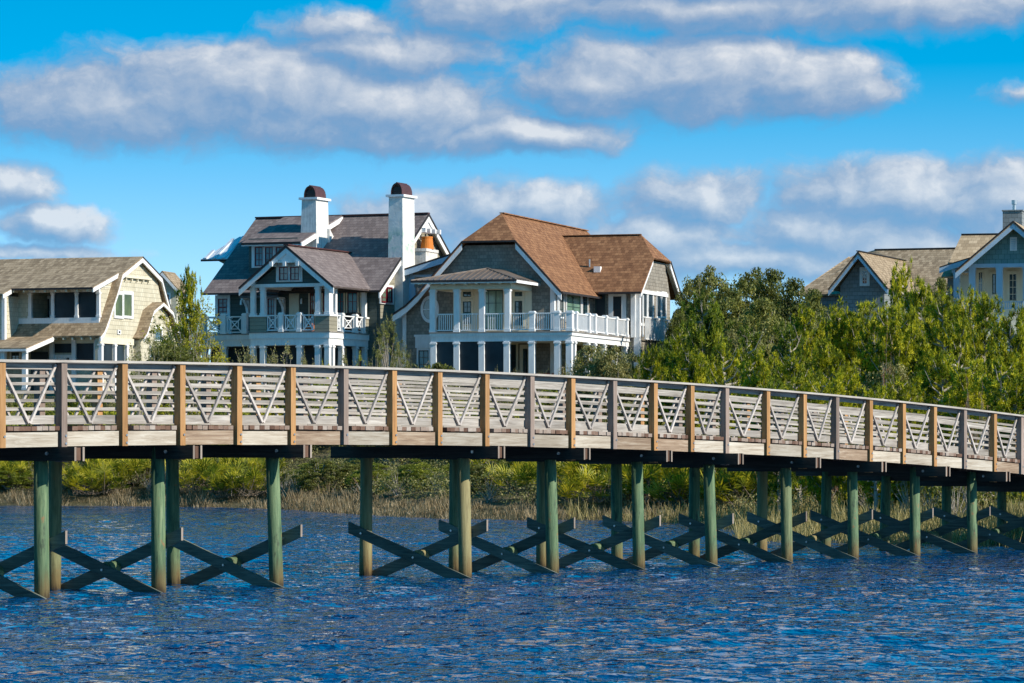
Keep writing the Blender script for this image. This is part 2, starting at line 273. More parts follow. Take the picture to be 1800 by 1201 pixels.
# ------------------------------------------------------------------ mesh helpers
class MB:
    def __init__(s): s.v = []; s.f = []; s.mi = []
    def add(s, vs, fs, mi=0):
        o = len(s.v); s.v += [tuple(x) for x in vs]; s.f += [tuple(i+o for i in f) for f in fs]; s.mi += [mi]*len(fs); return s
    def hexa(s, p, mi=0):   # 8 points: bottom 0-3 ccw, top 4-7
        return s.add(p, [(3,2,1,0),(4,5,6,7),(0,1,5,4),(1,2,6,5),(2,3,7,6),(3,0,4,7)], mi)
    def box(s, x0, x1, y0, y1, z0, z1, mi=0):
        return s.hexa([(x0,y0,z0),(x1,y0,z0),(x1,y1,z0),(x0,y1,z0),(x0,y0,z1),(x1,y0,z1),(x1,y1,z1),(x0,y1,z1)], mi)
    def bar(s, a, b, w, h, up=(0,0,1), mi=0):   # rectangular bar from a to b, w across, h along up
        a = Vector(a); b = Vector(b); d = (b-a).normalized(); up = Vector(up)
        x = d.cross(up)
        if x.length < 1e-4: x = d.cross(Vector((0,1,0)))
        x.normalize(); y = x.cross(d).normalized(); x *= w/2; y *= h/2
        return s.hexa([a-x-y, a+x-y, a+x+y, a-x+y, b-x-y, b+x-y, b+x+y, b-x+y], mi)
    def cyl(s, a, b, r0, r1=None, n=12, mi=0, caps=True):
        r1 = r0 if r1 is None else r1; a = Vector(a); b = Vector(b); d = (b-a).normalized()
        x = d.cross(Vector((0,0,1))); x = Vector((1,0,0)) if x.length < 1e-4 else x.normalized(); y = d.cross(x)
        vs = [a+(x*math.cos(t)+y*math.sin(t))*r0 for t in [2*math.pi*i/n for i in range(n)]]+[b+(x*math.cos(t)+y*math.sin(t))*r1 for t in [2*math.pi*i/n for i in range(n)]]
        fs = [(i, (i+1)%n, n+(i+1)%n, n+i) for i in range(n)]
        if caps: fs += [tuple(range(n))[::-1], tuple(range(n, 2*n))]
        return s.add(vs, fs, mi)
    def slab(s, pts, th, mi=0):   # polygon thickened downwards along its normal
        p = [Vector(q) for q in pts]; n = Vector((0,0,0))
        for i in range(len(p)):
            a, b = p[i], p[(i+1)%len(p)]; n += Vector(((a.y-b.y)*(a.z+b.z), (a.z-b.z)*(a.x+b.x), (a.x-b.x)*(a.y+b.y)))
        n.normalize(); k = len(p)
        if n.z < 0: p = p[::-1]; n = -n
        q = [x-n*th for x in p]
        return s.add(p+q, [tuple(range(k)), tuple(range(k, 2*k))[::-1]]+[(i, k+i, k+(i+1)%k, (i+1)%k) for i in range(k)], mi)
    def prism_v(s, poly, v0, v1, mi=0):   # polygon of (u,z) extruded in v
        k = len(poly); return s.add([(u, v0, z) for u, z in poly]+[(u, v1, z) for u, z in poly], [tuple(range(k)), tuple(range(k, 2*k))[::-1]]+[((i+1)%k, i, k+i, k+(i+1)%k) for i in range(k)], mi)
    def prism_u(s, poly, u0, u1, mi=0):   # polygon of (v,z) extruded in u
        k = len(poly); return s.add([(u0, v, z) for v, z in poly]+[(u1, v, z) for v, z in poly], [tuple(range(k))[::-1], tuple(range(k, 2*k))]+[(i, (i+1)%k, k+(i+1)%k, k+i) for i in range(k)], mi)
    def build(s, name, mats, parent=None, fix=True):
        me = bpy.data.meshes.new(name); me.from_pydata(s.v, [], s.f)
        if not isinstance(mats, (list, tuple)): mats = [mats]
        for m in mats: me.materials.append(MT[m] if isinstance(m, str) else m)
        me.polygons.foreach_set('material_index', s.mi); me.update()
        if fix:
            import bmesh
            b = bmesh.new(); b.from_mesh(me); bmesh.ops.recalc_face_normals(b, faces=b.faces); b.to_mesh(me); b.free()
        o = bpy.data.objects.new(name, me); COL.objects.link(o)
        if parent: o.parent = parent
        return o
    def pieces(s):   # connected pieces, each as a collector of its own
        p = list(range(len(s.v)))
        def fd(i):
            while p[i] != i: p[i] = p[p[i]]; i = p[i]
            return i
        for f in s.f:
            for i in f[1:]: p[fd(i)] = fd(f[0])
        out = {}
        for f, mi in zip(s.f, s.mi): out.setdefault(fd(f[0]), []).append((f, mi))
        res = []
        for fs in out.values():
            ids = sorted({i for f, _ in fs for i in f}); mp = {i: k for k, i in enumerate(ids)}; q = MB(); q.v = [s.v[i] for i in ids]; q.f = [tuple(mp[i] for i in f) for f, _ in fs]; q.mi = [m for _, m in fs]; res.append(q)
        return res
def tag(o, label=None, cat=None, group=None, kind=None):
    if label: o['label'] = label
    if cat: o['category'] = cat
    if group: o['group'] = group
    if kind: o['kind'] = kind
    return o
def empty(name, loc=(0,0,0), rz=0):
    o = bpy.data.objects.new(name, None); COL.objects.link(o); o.location = loc; o.rotation_euler = (0, 0, rz); o.empty_display_size = .3; return o
def np_mesh(name, V, quads, mats, mi=None, tris=False):
    me = bpy.data.meshes.new(name); k = 3 if tris else 4
    V = np.asarray(V, dtype=np.float32); Q = np.asarray(quads, dtype=np.int32)
    me.vertices.add(len(V)); me.vertices.foreach_set('co', V.ravel())
    me.loops.add(Q.size); me.loops.foreach_set('vertex_index', Q.ravel())
    me.polygons.add(len(Q)); me.polygons.foreach_set('loop_start', np.arange(0, Q.size, k, dtype=np.int32)); me.polygons.foreach_set('loop_total', np.full(len(Q), k, dtype=np.int32))
    for m in (mats if isinstance(mats, list) else [mats]): me.materials.append(m)
    if mi is not None: me.polygons.foreach_set('material_index', np.asarray(mi, dtype=np.int32))
    me.update(calc_edges=True); return me
def at(px, py, Y): return Vector(((px-900)/FPX*Y, Y, CH+(HZ-py)/FPX*Y))
# ================================================================== FOOTBRIDGE (one thing, all members are its parts)
TH = .605; bd = Vector((math.sin(TH), math.cos(TH))); bn = Vector((-math.cos(TH), math.sin(TH))); BP = Vector((-.869, 71.93))
def solve_s(px, w):
    k = (px-900)/FPX; A = BP+bn*w; return (k*A.y-A.x)/(bd.x-k*bd.y)
def bpt(s, w): return BP+bd*s+bn*w
NEAR, FAR = -.40, 2.85
ppx = [0,108,215,316,416,510,603,689,769,852,931,1003,1077,1148,1213,1274,1346,1411,1468,1527,1585,1640,1693,1746,1793]
ps = [solve_s(x, NEAR) for x in ppx]
ps = [ps[0]-1.52*i for i in range(5, 0, -1)]+ps+[ps[-1]+1.525*i for i in range(1, 9)]
# height of the handrail top along the bridge, a smooth arch
tops = [(0,632.6),(180,634.2),(358,635.8),(480,639.6),(620,645.2),(760,650.6),(900,655.2),(1100,666.5),(1320,681),(1380,686),(1600,708),(1800,730.5)]
ts_ = [solve_s(x, NEAR) for x, y in tops]; tz_ = [CH+(HZ-y)/FPX*bpt(s, NEAR).y for (x, y), s in zip(tops, ts_)]
tp = np.polyfit(ts_, tz_, 3)
RAISE = .045
def ztop(s):
    s0, s1 = ts_[0], ts_[-1]
    if s < s0: return float(np.polyval(tp, s0)-(s0-s)*.004)
    if s > s1: return float(np.polyval(tp, s1)-(s-s1)*.055)
    return float(np.polyval(tp, s))
bridge = empty('footbridge', (BP.x, BP.y, 0), R(90)-TH)
tag(bridge, 'long wooden footbridge with slatted rails, crossing the blue water on green piles', 'footbridge')
greyposts = {1, 6, 10, 12, 15, 18, 22, 24}
nb = len(ps)
# posts
for k, s in enumerate(ps):
    zt = ztop(s); bent = (k-5-9) % 2 == 0 and (k-5) != 7
    for side, y in ((-1, NEAR), (1, FAR)):
        m = MB(); low = 1.445+(.255 if bent and side < 0 else 0)
        jx = random.uniform(-.008, .008)
        rz_ = RAISE if side > 0 else 0
        m.box(s-.07+jx, s+.07+jx, y-.07, y+.07, zt-low, zt-.045+rz_)
        grey = (k-5) in greyposts if side < 0 else (k*7+3) % 3 != 0
        o = m.build('railing_post', 'wood_grey_v' if grey else 'wood_tan_v', bridge)
        if side < 0 and 4 <= k <= 30:
            for r_ in (1.26, 1.39):
                if k % 3 == 2 and r_ > 1.3: continue
                b_ = MB(); b_.cyl((s+.025, y-.069, zt-r_), (s+.025, y-.086, zt-r_), .021, n=8); b_.build('bolt', 'steel', o)
# handrail caps, rails, toe boards, V struts, stringer boards
def strip(name, mat, y0, y1, ra, rb, seg=None):
    m = MB()
    for a, b in zip(ps[:-1], ps[1:]):
        za, zb = ztop(a)+(RAISE if y0 > 2 and 'joist' not in name else 0), ztop(b)+(RAISE if y0 > 2 and 'joist' not in name else 0)
        m.hexa([(a, y0, za-rb), (b, y0, zb-rb), (b, y1, zb-rb), (a, y1, za-rb), (a, y0, za-ra), (b, y0, zb-ra), (b, y1, zb-ra), (a, y1, za-ra)])
    return m.build(name, mat, bridge)
for y, o_ in ((NEAR, 1), (FAR, -1)):
    yi = y+.095*o_                      # inner face, where the rails are nailed
    strip('handrail', 'wood_cap', y-.10, y+.13, 0, .040)
    strip('top_board', 'wood_grey', min(yi-.02*o_, yi+.02*o_), max(yi-.02*o_, yi+.02*o_), .045, .135)
    for rc in ((.264, .393, .533, .673, .813) if o_ > 0 else (.25, .392, .54, .687, .838)):
        strip('rail', 'wood_grey', min(yi-.019*o_, yi+.019*o_), max(yi-.019*o_, yi+.019*o_), rc-.024, rc+.024)
for i in range(nb-1):
    a, b = ps[i], ps[i+1]; za, zb = ztop(a), ztop(b); mid = (a+b)/2+random.uniform(-.03, .03); zm = (za+zb)/2
    zz_ = lambda s: za+(zb-za)*(s-a)/(b-a)
    for y, o_ in ((NEAR, 1), (FAR, -1)):
        m = MB(); yv = y+.045*o_
        rr_ = RAISE if o_ < 0 else 0; m.bar((a+.085, yv, zz_(a+.08)-.10+rr_), (mid-.01, yv, zm-1.04), .036, .046, (1, 0, 0)); m.bar((b-.085, yv+.003, zz_(b-.08)-.07+rr_), (mid+.02, yv+.003, zm-1.05), .036, .046, (1, 0, 0))
        m.build('v_brace', 'wood_strut', bridge)
        if 3 <= i <= 31:
            m = MB(); yt = y+.095*o_; y0, y1 = yt-.019, yt+.019
            m.hexa([(a+.004, y0, za-1.065), (b-.004, y0, zb-1.065), (b-.004, y1, zb-1.065), (a+.004, y1, za-1.065), (a+.004, y0, za-.92), (b-.004, y0, zb-.92), (b-.004, y1, zb-.92), (a+.004, y1, za-.92)])
            m.build('toe_board', 'wood_grey', bridge)
    if 1 <= i <= 32:
        m = MB(); q0, q1 = a+.073, b-.073-random.choice([.075, .09, .085]); jz = random.uniform(-.008, .006)
        m.hexa([(q0, NEAR-.05, zz_(q0)-1.44+jz), (q1, NEAR-.05, zz_(q1)-1.44+jz), (q1, NEAR-.01, zz_(q1)-1.44+jz), (q0, NEAR-.01, zz_(q0)-1.44+jz), (q0, NEAR-.05, zz_(q0)-1.195+jz), (q1, NEAR-.05, zz_(q1)-1.195+jz), (q1, NEAR-.01, zz_(q1)-1.195+jz), (q0, NEAR-.01, zz_(q0)-1.195+jz)])
        m.build('stringer_board', 'wood_fascia2' if i in (8, 10, 12, 17, 18, 23, 28) else 'wood_fascia', bridge)
for y in (NEAR+.10, .65, 1.7, FAR-.10):
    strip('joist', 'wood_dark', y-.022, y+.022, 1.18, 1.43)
# decking: every board drawn as its own island of one mesh
def butt_mat():
    m, nt, b = new_mat('weathered_deck_boards', .8, .2); co = objco(nt); geo = nt_new(nt, 'ShaderNodeNewGeometry')
    v = vmath(nt, 'MULTIPLY', co, (7, .6, 7)); n = noise(nt, v, 3, 5, .7)
    f = math_n(nt, 'ADD', math_n(nt, 'MULTIPLY', geo.outputs['Random Per Island'], .6), math_n(nt, 'MULTIPLY', n, .4))
    L(nt, ramp(nt, f, [(.15, (.08, .042, .028)), (.4, (.17, .10, .07)), (.62, (.27, .21, .17)), (.88, (.42, .37, .32))]), b.inputs['Base Color']); bump(nt, b, n, .4, .01); return m
MT['butts'] = butt_mat()
m = MB(); s = ps[0]
while s < ps[-1]:
    w = .138; j = random.uniform(-.02, .01); zt = ztop(s+.07)-1.10+random.uniform(-.004, .004); clash = any(abs(s+.07-q) < .155 for q in ps)
    y0 = (NEAR+.076 if clash else NEAR-.055+j); y1 = FAR-.076 if clash else FAR+.05
    m.box(s, s+w, y0, y1, zt-.072, zt); s += w+.005
m.build('decking', 'butts', bridge)
# bents: caps, piles, cross braces
near_px = {1:75,2:280,3:491,5:820,6:974.6,7:1126,8:1255,9:1385,10:1501.7,11:1609,12:1710}
for i in list(range(-1, 4))+list(range(5, 16)):
    s = solve_s(near_px[i], 0) if i in near_px else (i-5)*3.05
    kk = min(range(nb), key=lambda j: abs(ps[j]-(i-5)*3.05)); sc_ = ps[kk]; zt = ztop(sc_); zc = zt-1.447
    for e in (-1, 1):
        m = MB(); x = sc_+e*.125; x0, x1 = x-.024, x+.024
        m.box(x0, x1, -.80+.02*e, 3.25+random.uniform(-.05, .05), zc-.235, zc)
        m.mi[2] = 1; m.mi[4] = 1
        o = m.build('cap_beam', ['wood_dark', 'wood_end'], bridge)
        if e < 0 and i > 0:
            b_ = MB(); b_.cyl((x0-.001, -.22, zc-.11), (x0-.03, -.22, zc-.11), .03, n=8); b_.build('bolt', 'steel', o)
    m = MB(); m.box(sc_-.0995, sc_+.0995, -.74, -.50, zc-.225, zc-.012); m.build('end_block', 'wood_brown', bridge)
    lean = random.uniform(-.02, .06); s_t = .5*(s+sc_)
    for y, dy, dx in ((0, .06+lean, 0), (2.4775, -.05+lean*.5, random.uniform(-.03, .05))):
        m = MB(); n = 18
        m.cyl((s+dx, y, -1.6), (s_t, y+dy, zc-.012), .137, .118, n=n)
        o = m.build('pile', 'pile', bridge)
        for p in o.data.polygons: p.use_smooth = len(p.vertices) == 4
    for x_, (ya, za_), (yb, zb_) in ((s-.165, (2.74, .96), (-.45, -.18)), (s+.165, (-.38, 1.03), (2.90, -.20))):
        m = MB(); q0, q1, hh_ = x_-.026, x_+.026, .112     # plumb cut ends
        if ya > yb: (ya, za_), (yb, zb_) = (yb, zb_), (ya, za_)
        m.hexa([(q0, ya, za_-hh_), (q1, ya, za_-hh_), (q1, yb, zb_-hh_), (q0, yb, zb_-hh_), (q0, ya, za_+hh_), (q1, ya, za_+hh_), (q1, yb, zb_+hh_), (q0, yb, zb_+hh_)]); m.mi[2] = 1; m.mi[4] = 1
        o = m.build('cross_brace', ['brace', 'wood_end'], bridge)
        for t_ in ((.1, .5, .9) if x_ < s else (.12,)):
            b_ = MB(); yy_ = ya+(yb-ya)*t_; z2 = za_+(zb_-za_)*t_; b_.cyl((q0+.001, yy_, z2), (q0-.022, yy_, z2), .022, n=8); b_.build('bolt', 'steel', o)
    yc = 1.10; zc2 = .42
    m = MB(); m.cyl((s-.14, yc, zc2), (s+.14, yc, zc2), .115, n=14); m.build('brace_spacer', 'pile', bridge)

# ================================================================== GROUND
SH = [at(px, HZ, Y) for px, Y in []]
shore = [(-120, 178), (-60, 174)] + [((px-900)/FPX*CH*FPX/(py-HZ), CH*FPX/(py-HZ)) for px, py in
        [(-120,888),(0,889),(200,890),(400,893),(520,897),(640,906),(760,912),(900,915),(1100,916),(1190,919),(1280,927),(1400,945),(1470,957),(1600,958),(1800,962)]] + [(22, 95), (60, 90), (140, 85)]
shp = np.array(shore)
def shore_t(X, Y):
    """signed distance inland from the waterline"""
    X = np.asarray(X, float); Y = np.asarray(Y, float); best = np.full(X.shape, 1e9); sg = np.ones(X.shape)
    for a, b in zip(shp[:-1], shp[1:]):
        d = b-a; l2 = (d**2).sum(); t = np.clip(((X-a[0])*d[0]+(Y-a[1])*d[1])/l2, 0, 1)
        dx = X-(a[0]+t*d[0]); dy = Y-(a[1]+t*d[1]); dist = np.hypot(dx, dy); s = np.sign(d[0]*dy-d[1]*dx)
        m = dist < best-1e-9; best = np.where(m, dist, best); sg = np.where(m, s, sg)
    return best*sg
def lump(X, Y): return (np.sin(X*.9+Y*.33)*np.cos(Y*.7-X*.21)+.6*np.sin(X*2.3+1)*np.sin(Y*1.9+.4))*.12
def gz(X, Y):
    X = np.asarray(X, float); Y = np.asarray(Y, float); t = shore_t(X, Y)
    k = np.interp(X, [-6, 4, 9], [1.0, .55, .33]); te = np.where(t > 0, t*k, t)
    z = np.interp(te, [-30, -6, 0, 1.2, 5, 9, 14, 22, 45, 90, 400], [-3, -1.2, 0, .22, 1.1, 2.4, 4.1, 5.2, 5.9, 6.6, 7])
    return z+lump(X, Y)*np.clip(te/4, 0, 1)
def g1(x, y): return float(gz(np.array([x]), np.array([y]))[0])
xs = np.unique(np.concatenate([np.linspace(-2500, -60, 14), np.linspace(-60, 60, 161), np.linspace(60, 2500, 14)]))
ys = np.unique(np.concatenate([np.linspace(-60, 80, 8), np.linspace(80, 240, 214), np.linspace(240, 400, 20), np.linspace(400, 4500, 10)]))
XX, YY = np.meshgrid(xs, ys); ZZ = gz(XX, YY); ZZ = np.where(YY < 60, -3, ZZ)
nx, ny = len(xs), len(ys); idx = np.arange(nx*ny).reshape(ny, nx)
q = np.stack([idx[:-1, :-1], idx[:-1, 1:], idx[1:, 1:], idx[1:, :-1]], -1).reshape(-1, 4)
def ground_mat():
    m, nt, b = new_mat('sandy_leaf_litter', .95, .1); co = objco(nt)
    n = noise(nt, co, .5, 6, .65); n2 = noise(nt, co, 9, 4, .6)
    c = ramp(nt, math_n(nt, 'ADD', math_n(nt, 'MULTIPLY', n, .6), math_n(nt, 'MULTIPLY', n2, .4)), [(.3, (.035, .03, .015)), (.5, (.09, .08, .04)), (.62, (.17, .14, .085)), (.8, (.30, .26, .18))])
    L(nt, c, b.inputs['Base Color']); bump(nt, b, n2, .8, .1); return m
gme = np_mesh('ground', np.stack([XX, YY, ZZ], -1).reshape(-1, 3), q, ground_mat()); gme.polygons.foreach_set('use_smooth', [True]*len(gme.polygons))
go = bpy.data.objects.new('ground', gme); COL.objects.link(go); tag(go, kind='structure')

# ================================================================== WATER: real wave shapes near the camera, ripples in the shader
def water_mat():
    m, nt, b = new_mat('rippled_blue_water', .03, .42); b.inputs['IOR'].default_value = 1.333; b.inputs['Base Color'].default_value = (.001, .040, .128, 1)
    co = nt_new(nt, 'ShaderNodeNewGeometry').outputs['Position']
    w = vmath(nt, 'ADD', co, vmath(nt, 'MULTIPLY', vmath(nt, 'SUBTRACT', nt_new(nt, 'ShaderNodeTexNoise', i_Scale=.35, i_Detail=2.).outputs['Color'], (.5,.5,.5)), (1, 1, 0)))
    v1 = vmath(nt, 'MULTIPLY', w, (5.0, 2.3, 1)); v2 = vmath(nt, 'MULTIPLY', co, (10.0, 4.6, 1)); 
    n1 = noise(nt, v1, 1.0, 1.5, .5, .3); n2 = noise(nt, v2, 1.0, 1, .5, .2)
    h = math_n(nt, 'ADD', math_n(nt, 'MULTIPLY', n1, .155), math_n(nt, 'MULTIPLY', n2, .05))
    n = nt.nodes.new('ShaderNodeBump'); n.inputs['Strength'].default_value = 1.0; n.inputs['Distance'].default_value = 1.0
    L(nt, h, n.inputs['Height']); L(nt, n.outputs[0], b.inputs['Normal']); return m
wx = np.unique(np.concatenate([np.linspace(-700, -16, 12), np.linspace(-16, 16, 257), np.linspace(16, 700, 12)]))
wy = np.unique(np.concatenate([np.linspace(-300, 36, 6), np.linspace(36, 110, 560), np.linspace(110, 180, 150), np.linspace(180, 230, 4)]))
WX, WY = np.meshgrid(wx, wy); WZ = np.zeros_like(WX); rw = np.random.default_rng(5)
for i in range(40):
    lam = rw.uniform(.5, 1.5); ang = rw.normal(R(98), R(42)); kx, ky = math.cos(ang)*2*math.pi/lam, math.sin(ang)*2*math.pi/lam
    ph = rw.uniform(0, 6.28); w = np.sin(kx*WX+ky*WY+ph+1.3*np.sin(.13*WX+.09*WY+i)); WZ += .0040*lam*(w+.25*w*w)*(0.6+.4*np.sin(.21*WX-.17*WY+2.1*i))
fade = np.clip((18-np.abs(WX))/3, 0, 1)*np.clip((175-WY)/10, 0, 1)*np.clip((WY-33)/3, 0, 1)
WZ *= fade*np.interp(WY, [36, 80, 175], [1, 1, .8])
idx = np.arange(WX.size).reshape(WX.shape)
q = np.stack([idx[:-1, :-1], idx[:-1, 1:], idx[1:, 1:], idx[1:, :-1]], -1).reshape(-1, 4)
wme = np_mesh('water', np.stack([WX, WY, WZ], -1).reshape(-1, 3), q, water_mat()); wme.polygons.foreach_set('use_smooth', [True]*len(wme.polygons))
wob = bpy.data.objects.new('water', wme); COL.objects.link(wob); tag(wob, kind='structure')
# ================================================================== HOUSES
class House:
    """local axes: u along the front to the right, v into the depth, z up; F and S turn a sight line into a point of a facade plane"""
    def __init__(s, name, px, Z, deg, zg, label, cat='house'):
        s.a = R(deg); s.sa, s.ca = math.sin(s.a), math.cos(s.a); s.O = ((px-900)/FPX*Z, Z); s.zg = zg
        s.root = tag(empty(name, (s.O[0], s.O[1], zg), -s.a), label, cat)
    def F(s, px, py, v):
        k = (px-900)/FPX; u = (k*(s.O[1]+v*s.ca)-s.O[0]-v*s.sa)/(s.ca+k*s.sa); return u, CH+(HZ-py)/FPX*(s.O[1]-u*s.sa+v*s.ca)
    def S(s, px, py, u):
        k = (px-900)/FPX; v = (k*(s.O[1]-u*s.sa)-s.O[0]-u*s.ca)/(s.sa-k*s.ca); return v, CH+(HZ-py)/FPX*(s.O[1]-u*s.sa+v*s.ca)
    def part(s, m, name, mats, parent=None, label=None, smooth=False):
        if name in ('corner_board', 'porch_panel', 'panel_cap', 'rafter_tail', 'gable_bracket', 'door_trim', 'porch_screen', 'ridge_cap', 'frieze_board', 'porch_floor', 'porch_ceiling', 'gable_infill'):
            pc = m.pieces()
            if len(pc) > 1: return [s.part(q, name, mats, parent, label) for q in pc][0] if False else [s._one(q, name, mats, parent, label) for q in pc][0]
        return s._one(m, name, mats, parent, label)
    def _one(s, m, name, mats, parent=None, label=None):
        o = m.build(name, mats, parent or s.root)
        o.data.transform(Matrix.Translation((0, 0, -s.zg)))
        if label: o['label'] = label
        return o
    def bx(s, m, P, a0, a1, z0, z1, d, o0, o1, mi=0):
        if P == 'F': m.box(min(a0,a1), max(a0,a1), d-o1, d-o0, z0, z1, mi)
        else: m.box(d+o0, d+o1, min(a0,a1), max(a0,a1), z0, z1, mi)
    def win(s, P, p0, p1, y0, y1, d, cols=2, rows=2, sash='green_sash', gl='glass', trim='white', tw=.10, name='window', split=None, label=None, meet=False):
        f = s.F if P == 'F' else s.S; ym = (y0+y1)/2; a0 = f(p0, ym, d)[0]; a1 = f(p1, ym, d)[0]; z1 = (f(p0, y0, d)[1]+f(p1, y0, d)[1])/2; z0 = (f(p0, y1, d)[1]+f(p1, y1, d)[1])/2
        return s.win2(P, a0, a1, z0, z1, d, cols, rows, sash, gl, trim, tw, name, label, meet)
    def win2(s, P, a0, a1, z0, z1, d, cols=2, rows=2, sash='green_sash', gl='glass', trim='white', tw=.10, name='window', label=None, meet=False):
        m = MB(); B = lambda *a: s.bx(m, P, *a)
        B(a0, a0+tw, z0, z1, d, -.02, .07); B(a1-tw, a1, z0, z1, d, -.02, .07); B(a0+tw, a1-tw, z1-tw*1.2, z1, d, -.02, .072); B(a0+tw, a1-tw, z0, z0+tw*.8, d, -.02, .09)
        w = s.part(m, name, trim, label=label)
        m = MB(); i0, i1, j0, j1 = a0+tw, a1-tw, z0+tw*.8, z1-tw*1.2; sw = .05
        B(i0, i0+sw, j0, j1, d, 0, .045); B(i1-sw, i1, j0, j1, d, 0, .045); B(i0+sw, i1-sw, j0, j0+sw, d, 0, .045); B(i0+sw, i1-sw, j1-sw, j1, d, 0, .045)
        for c in range(1, cols): x = i0+(i1-i0)*c/cols; B(x-.014, x+.014, j0+sw, j1-sw, d, 0, .032)
        for c in range(1, rows):
            z = j0+(j1-j0)*c/rows; h = .03 if (meet and c == rows//2) else .014; B(i0+sw, i1-sw, z-h, z+h, d, 0, .035)
        s.part(m, 'sash', sash, w)
        m = MB(); B(i0, i1, j0, j1, d, -.01, .012); s.part(m, 'pane', gl, w); return w
    def rail(s, P, a0, a1, z0, z1, d, sp=.115, name='railing', mat='white'):
        m = MB(); B = lambda *a: s.bx(m, P, *a); a0, a1 = min(a0, a1), max(a0, a1)
        B(a0, a1, z1-.06, z1, d, -.045, .045); B(a0, a1, z0+.07, z0+.12, d, -.03, .03)
        n = max(1, round((a1-a0)/sp))
        for i in range(1, n): x = a0+(a1-a0)*i/n; B(x-.019, x+.019, z0+.12, z1-.06, d, -.019, .019)
        return s.part(m, name, mat)
    def xrail(s, P, a0, a1, z0, z1, d, name='railing'):
        m = MB(); a0, a1 = min(a0, a1), max(a0, a1); pt = (lambda a, z, o: (a, d-o, z)) if P == 'F' else (lambda a, z, o: (d+o, a, z)); up = (0, 1, 0) if P == 'F' else (1, 0, 0)
        B = lambda *a: s.bx(m, P, *a)
        B(a0, a1, z1-.06, z1, d, -.045, .045); B(a0, a1, z0+.06, z0+.12, d, -.03, .03); B(a0+.06, a0+.11, z0+.12, z1-.06, d, -.025, .025); B(a1-.11, a1-.06, z0+.12, z1-.06, d, -.025, .025)
        m.bar(pt(a0+.09, z0+.1, 0), pt(a1-.09, z1-.05, 0), .05, .045, up); m.bar(pt(a1-.09, z0+.1, .006), pt(a0+.09, z1-.05, .006), .05, .045, up)
        ca, cz, q, r = (a0+a1)/2, (z0+z1)/2, (a1-a0)*.22, (z1-z0)*.22
        for sa_ in (-1, 1): B(ca+sa_*q-.02, ca+sa_*q+.02, cz-r, cz+r, d, -.02, .02); B(ca-q, ca+q, cz+sa_*r-.02, cz+sa_*r+.02, d, -.018, .018)
        return s.part(m, name, 'white')
    def post(s, u, v, z0, z1, w=.2, name='column', mat='white', cap=True, par=None):
        m = MB(); h = w/2; m.box(u-h, u+h, v-h, v+h, z0, z1)
        if cap: m.box(u-h-.035, u+h+.035, v-h-.035, v+h+.035, z1-.13, z1-.04); m.box(u-h-.03, u+h+.03, v-h-.03, v+h+.03, z0+.001, z0+.14)
        return s.part(m, name, mat, par)
def roofslab(H, name, polys, mat, th=.12, parent=None, edge=True):
    m = MB()
    for p in polys: m.slab(p, th)
    return H.part(m, name, mat, parent)
def board(H, name, pts, w, t, mat='white', parent=None, side='u'):
    """fascia or rake board hanging below the line of points; pts are (u, v, z)"""
    m = MB()
    for a, b in zip(pts[:-1], pts[1:]):
        if side == 'u': ex = Vector((0, t, 0))
        else: ex = Vector((t, 0, 0))
        a = Vector(a); b = Vector(b); dn = Vector((0, 0, -w))
        m.hexa([a+dn, b+dn, b+dn+ex, a+dn+ex, a, b, b+ex, a+ex])
    return H.part(m, name, mat, parent)
def brackets(H, name, pts, size=(.12, .5, .16), mat='white', parent=None):
    m = MB(); sx, sy, sz = size
    for u, v, z in pts: m.box(u-sx/2, u+sx/2, v-sy/2, v+sy/2, z-sz, z)
    return H.part(m, name, mat, parent)

# ------------------------------------------------------------------ brown roofed house with white two storey porch
H = House('porch_house', 1005, 188, 17, 5.2, 'taupe shingled house with a brown jerkinhead roof, round window and long white balustraded deck')
F, S = H.F, H.S
zd = F(1005, 584, 0)[1]; zb = F(1005, 599, 0)[1]; uL = F(757, 590, 0)[0]; uc = F(974, 500, 3.76)[0]; vw = 3.76
uW0 = F(709, 600, vw)[0]; v2 = S(1043, 512, uc)[0]; uW2 = F(1124, 512, v2)[0]; ur = -5.45; zr = 15.05; sl_ = 1.08
zof = lambda u: zr-abs(u-ur)*sl_
prof = [(-6.91, zof(-6.91)), (-8.55, zof(-8.55)), (-9.35, 10.78), (-10.05, 10.15), (-10.75, 9.72)]
# walls
m = MB(); th = .13
m.prism_v([(uW0, 5.2), (uc, 5.2), (uc, zof(uc)-.2), (-3.99, zof(-3.99)-.2), (-6.91, zof(-6.91)-.2), (-8.55, zof(-8.55)-.2), (-9.35, 10.58), (-10.05, 9.95), (uW0, 9.85)], vw, vw+.25)
m.box(uc-.25, uc, vw+.25, v2-.002, 5.2, 11.0); m.box(uW0, uW0+.25, vw+.25, 22, 5.2, 9.8); m.box(uW0, uc, 22, 22.2, 5.2, 10.8)
m.box(uc-.25, uW2-.25, v2, v2+.25, 5.2, 11.0)
vg1 = S(1178, 520, uW2)[0]; vr = 14.9; zr2 = 14.35; s2 = .74
m.prism_u([(v2, 5.2), (vg1, 5.2), (vg1, 11.0), (16.77, 12.85), (13.03, 12.85), (v2, zr2-(vr-v2)*s2-.15)], uW2-.25, uW2)
wallp = H.part(m, 'wall', 'shake_taupe')
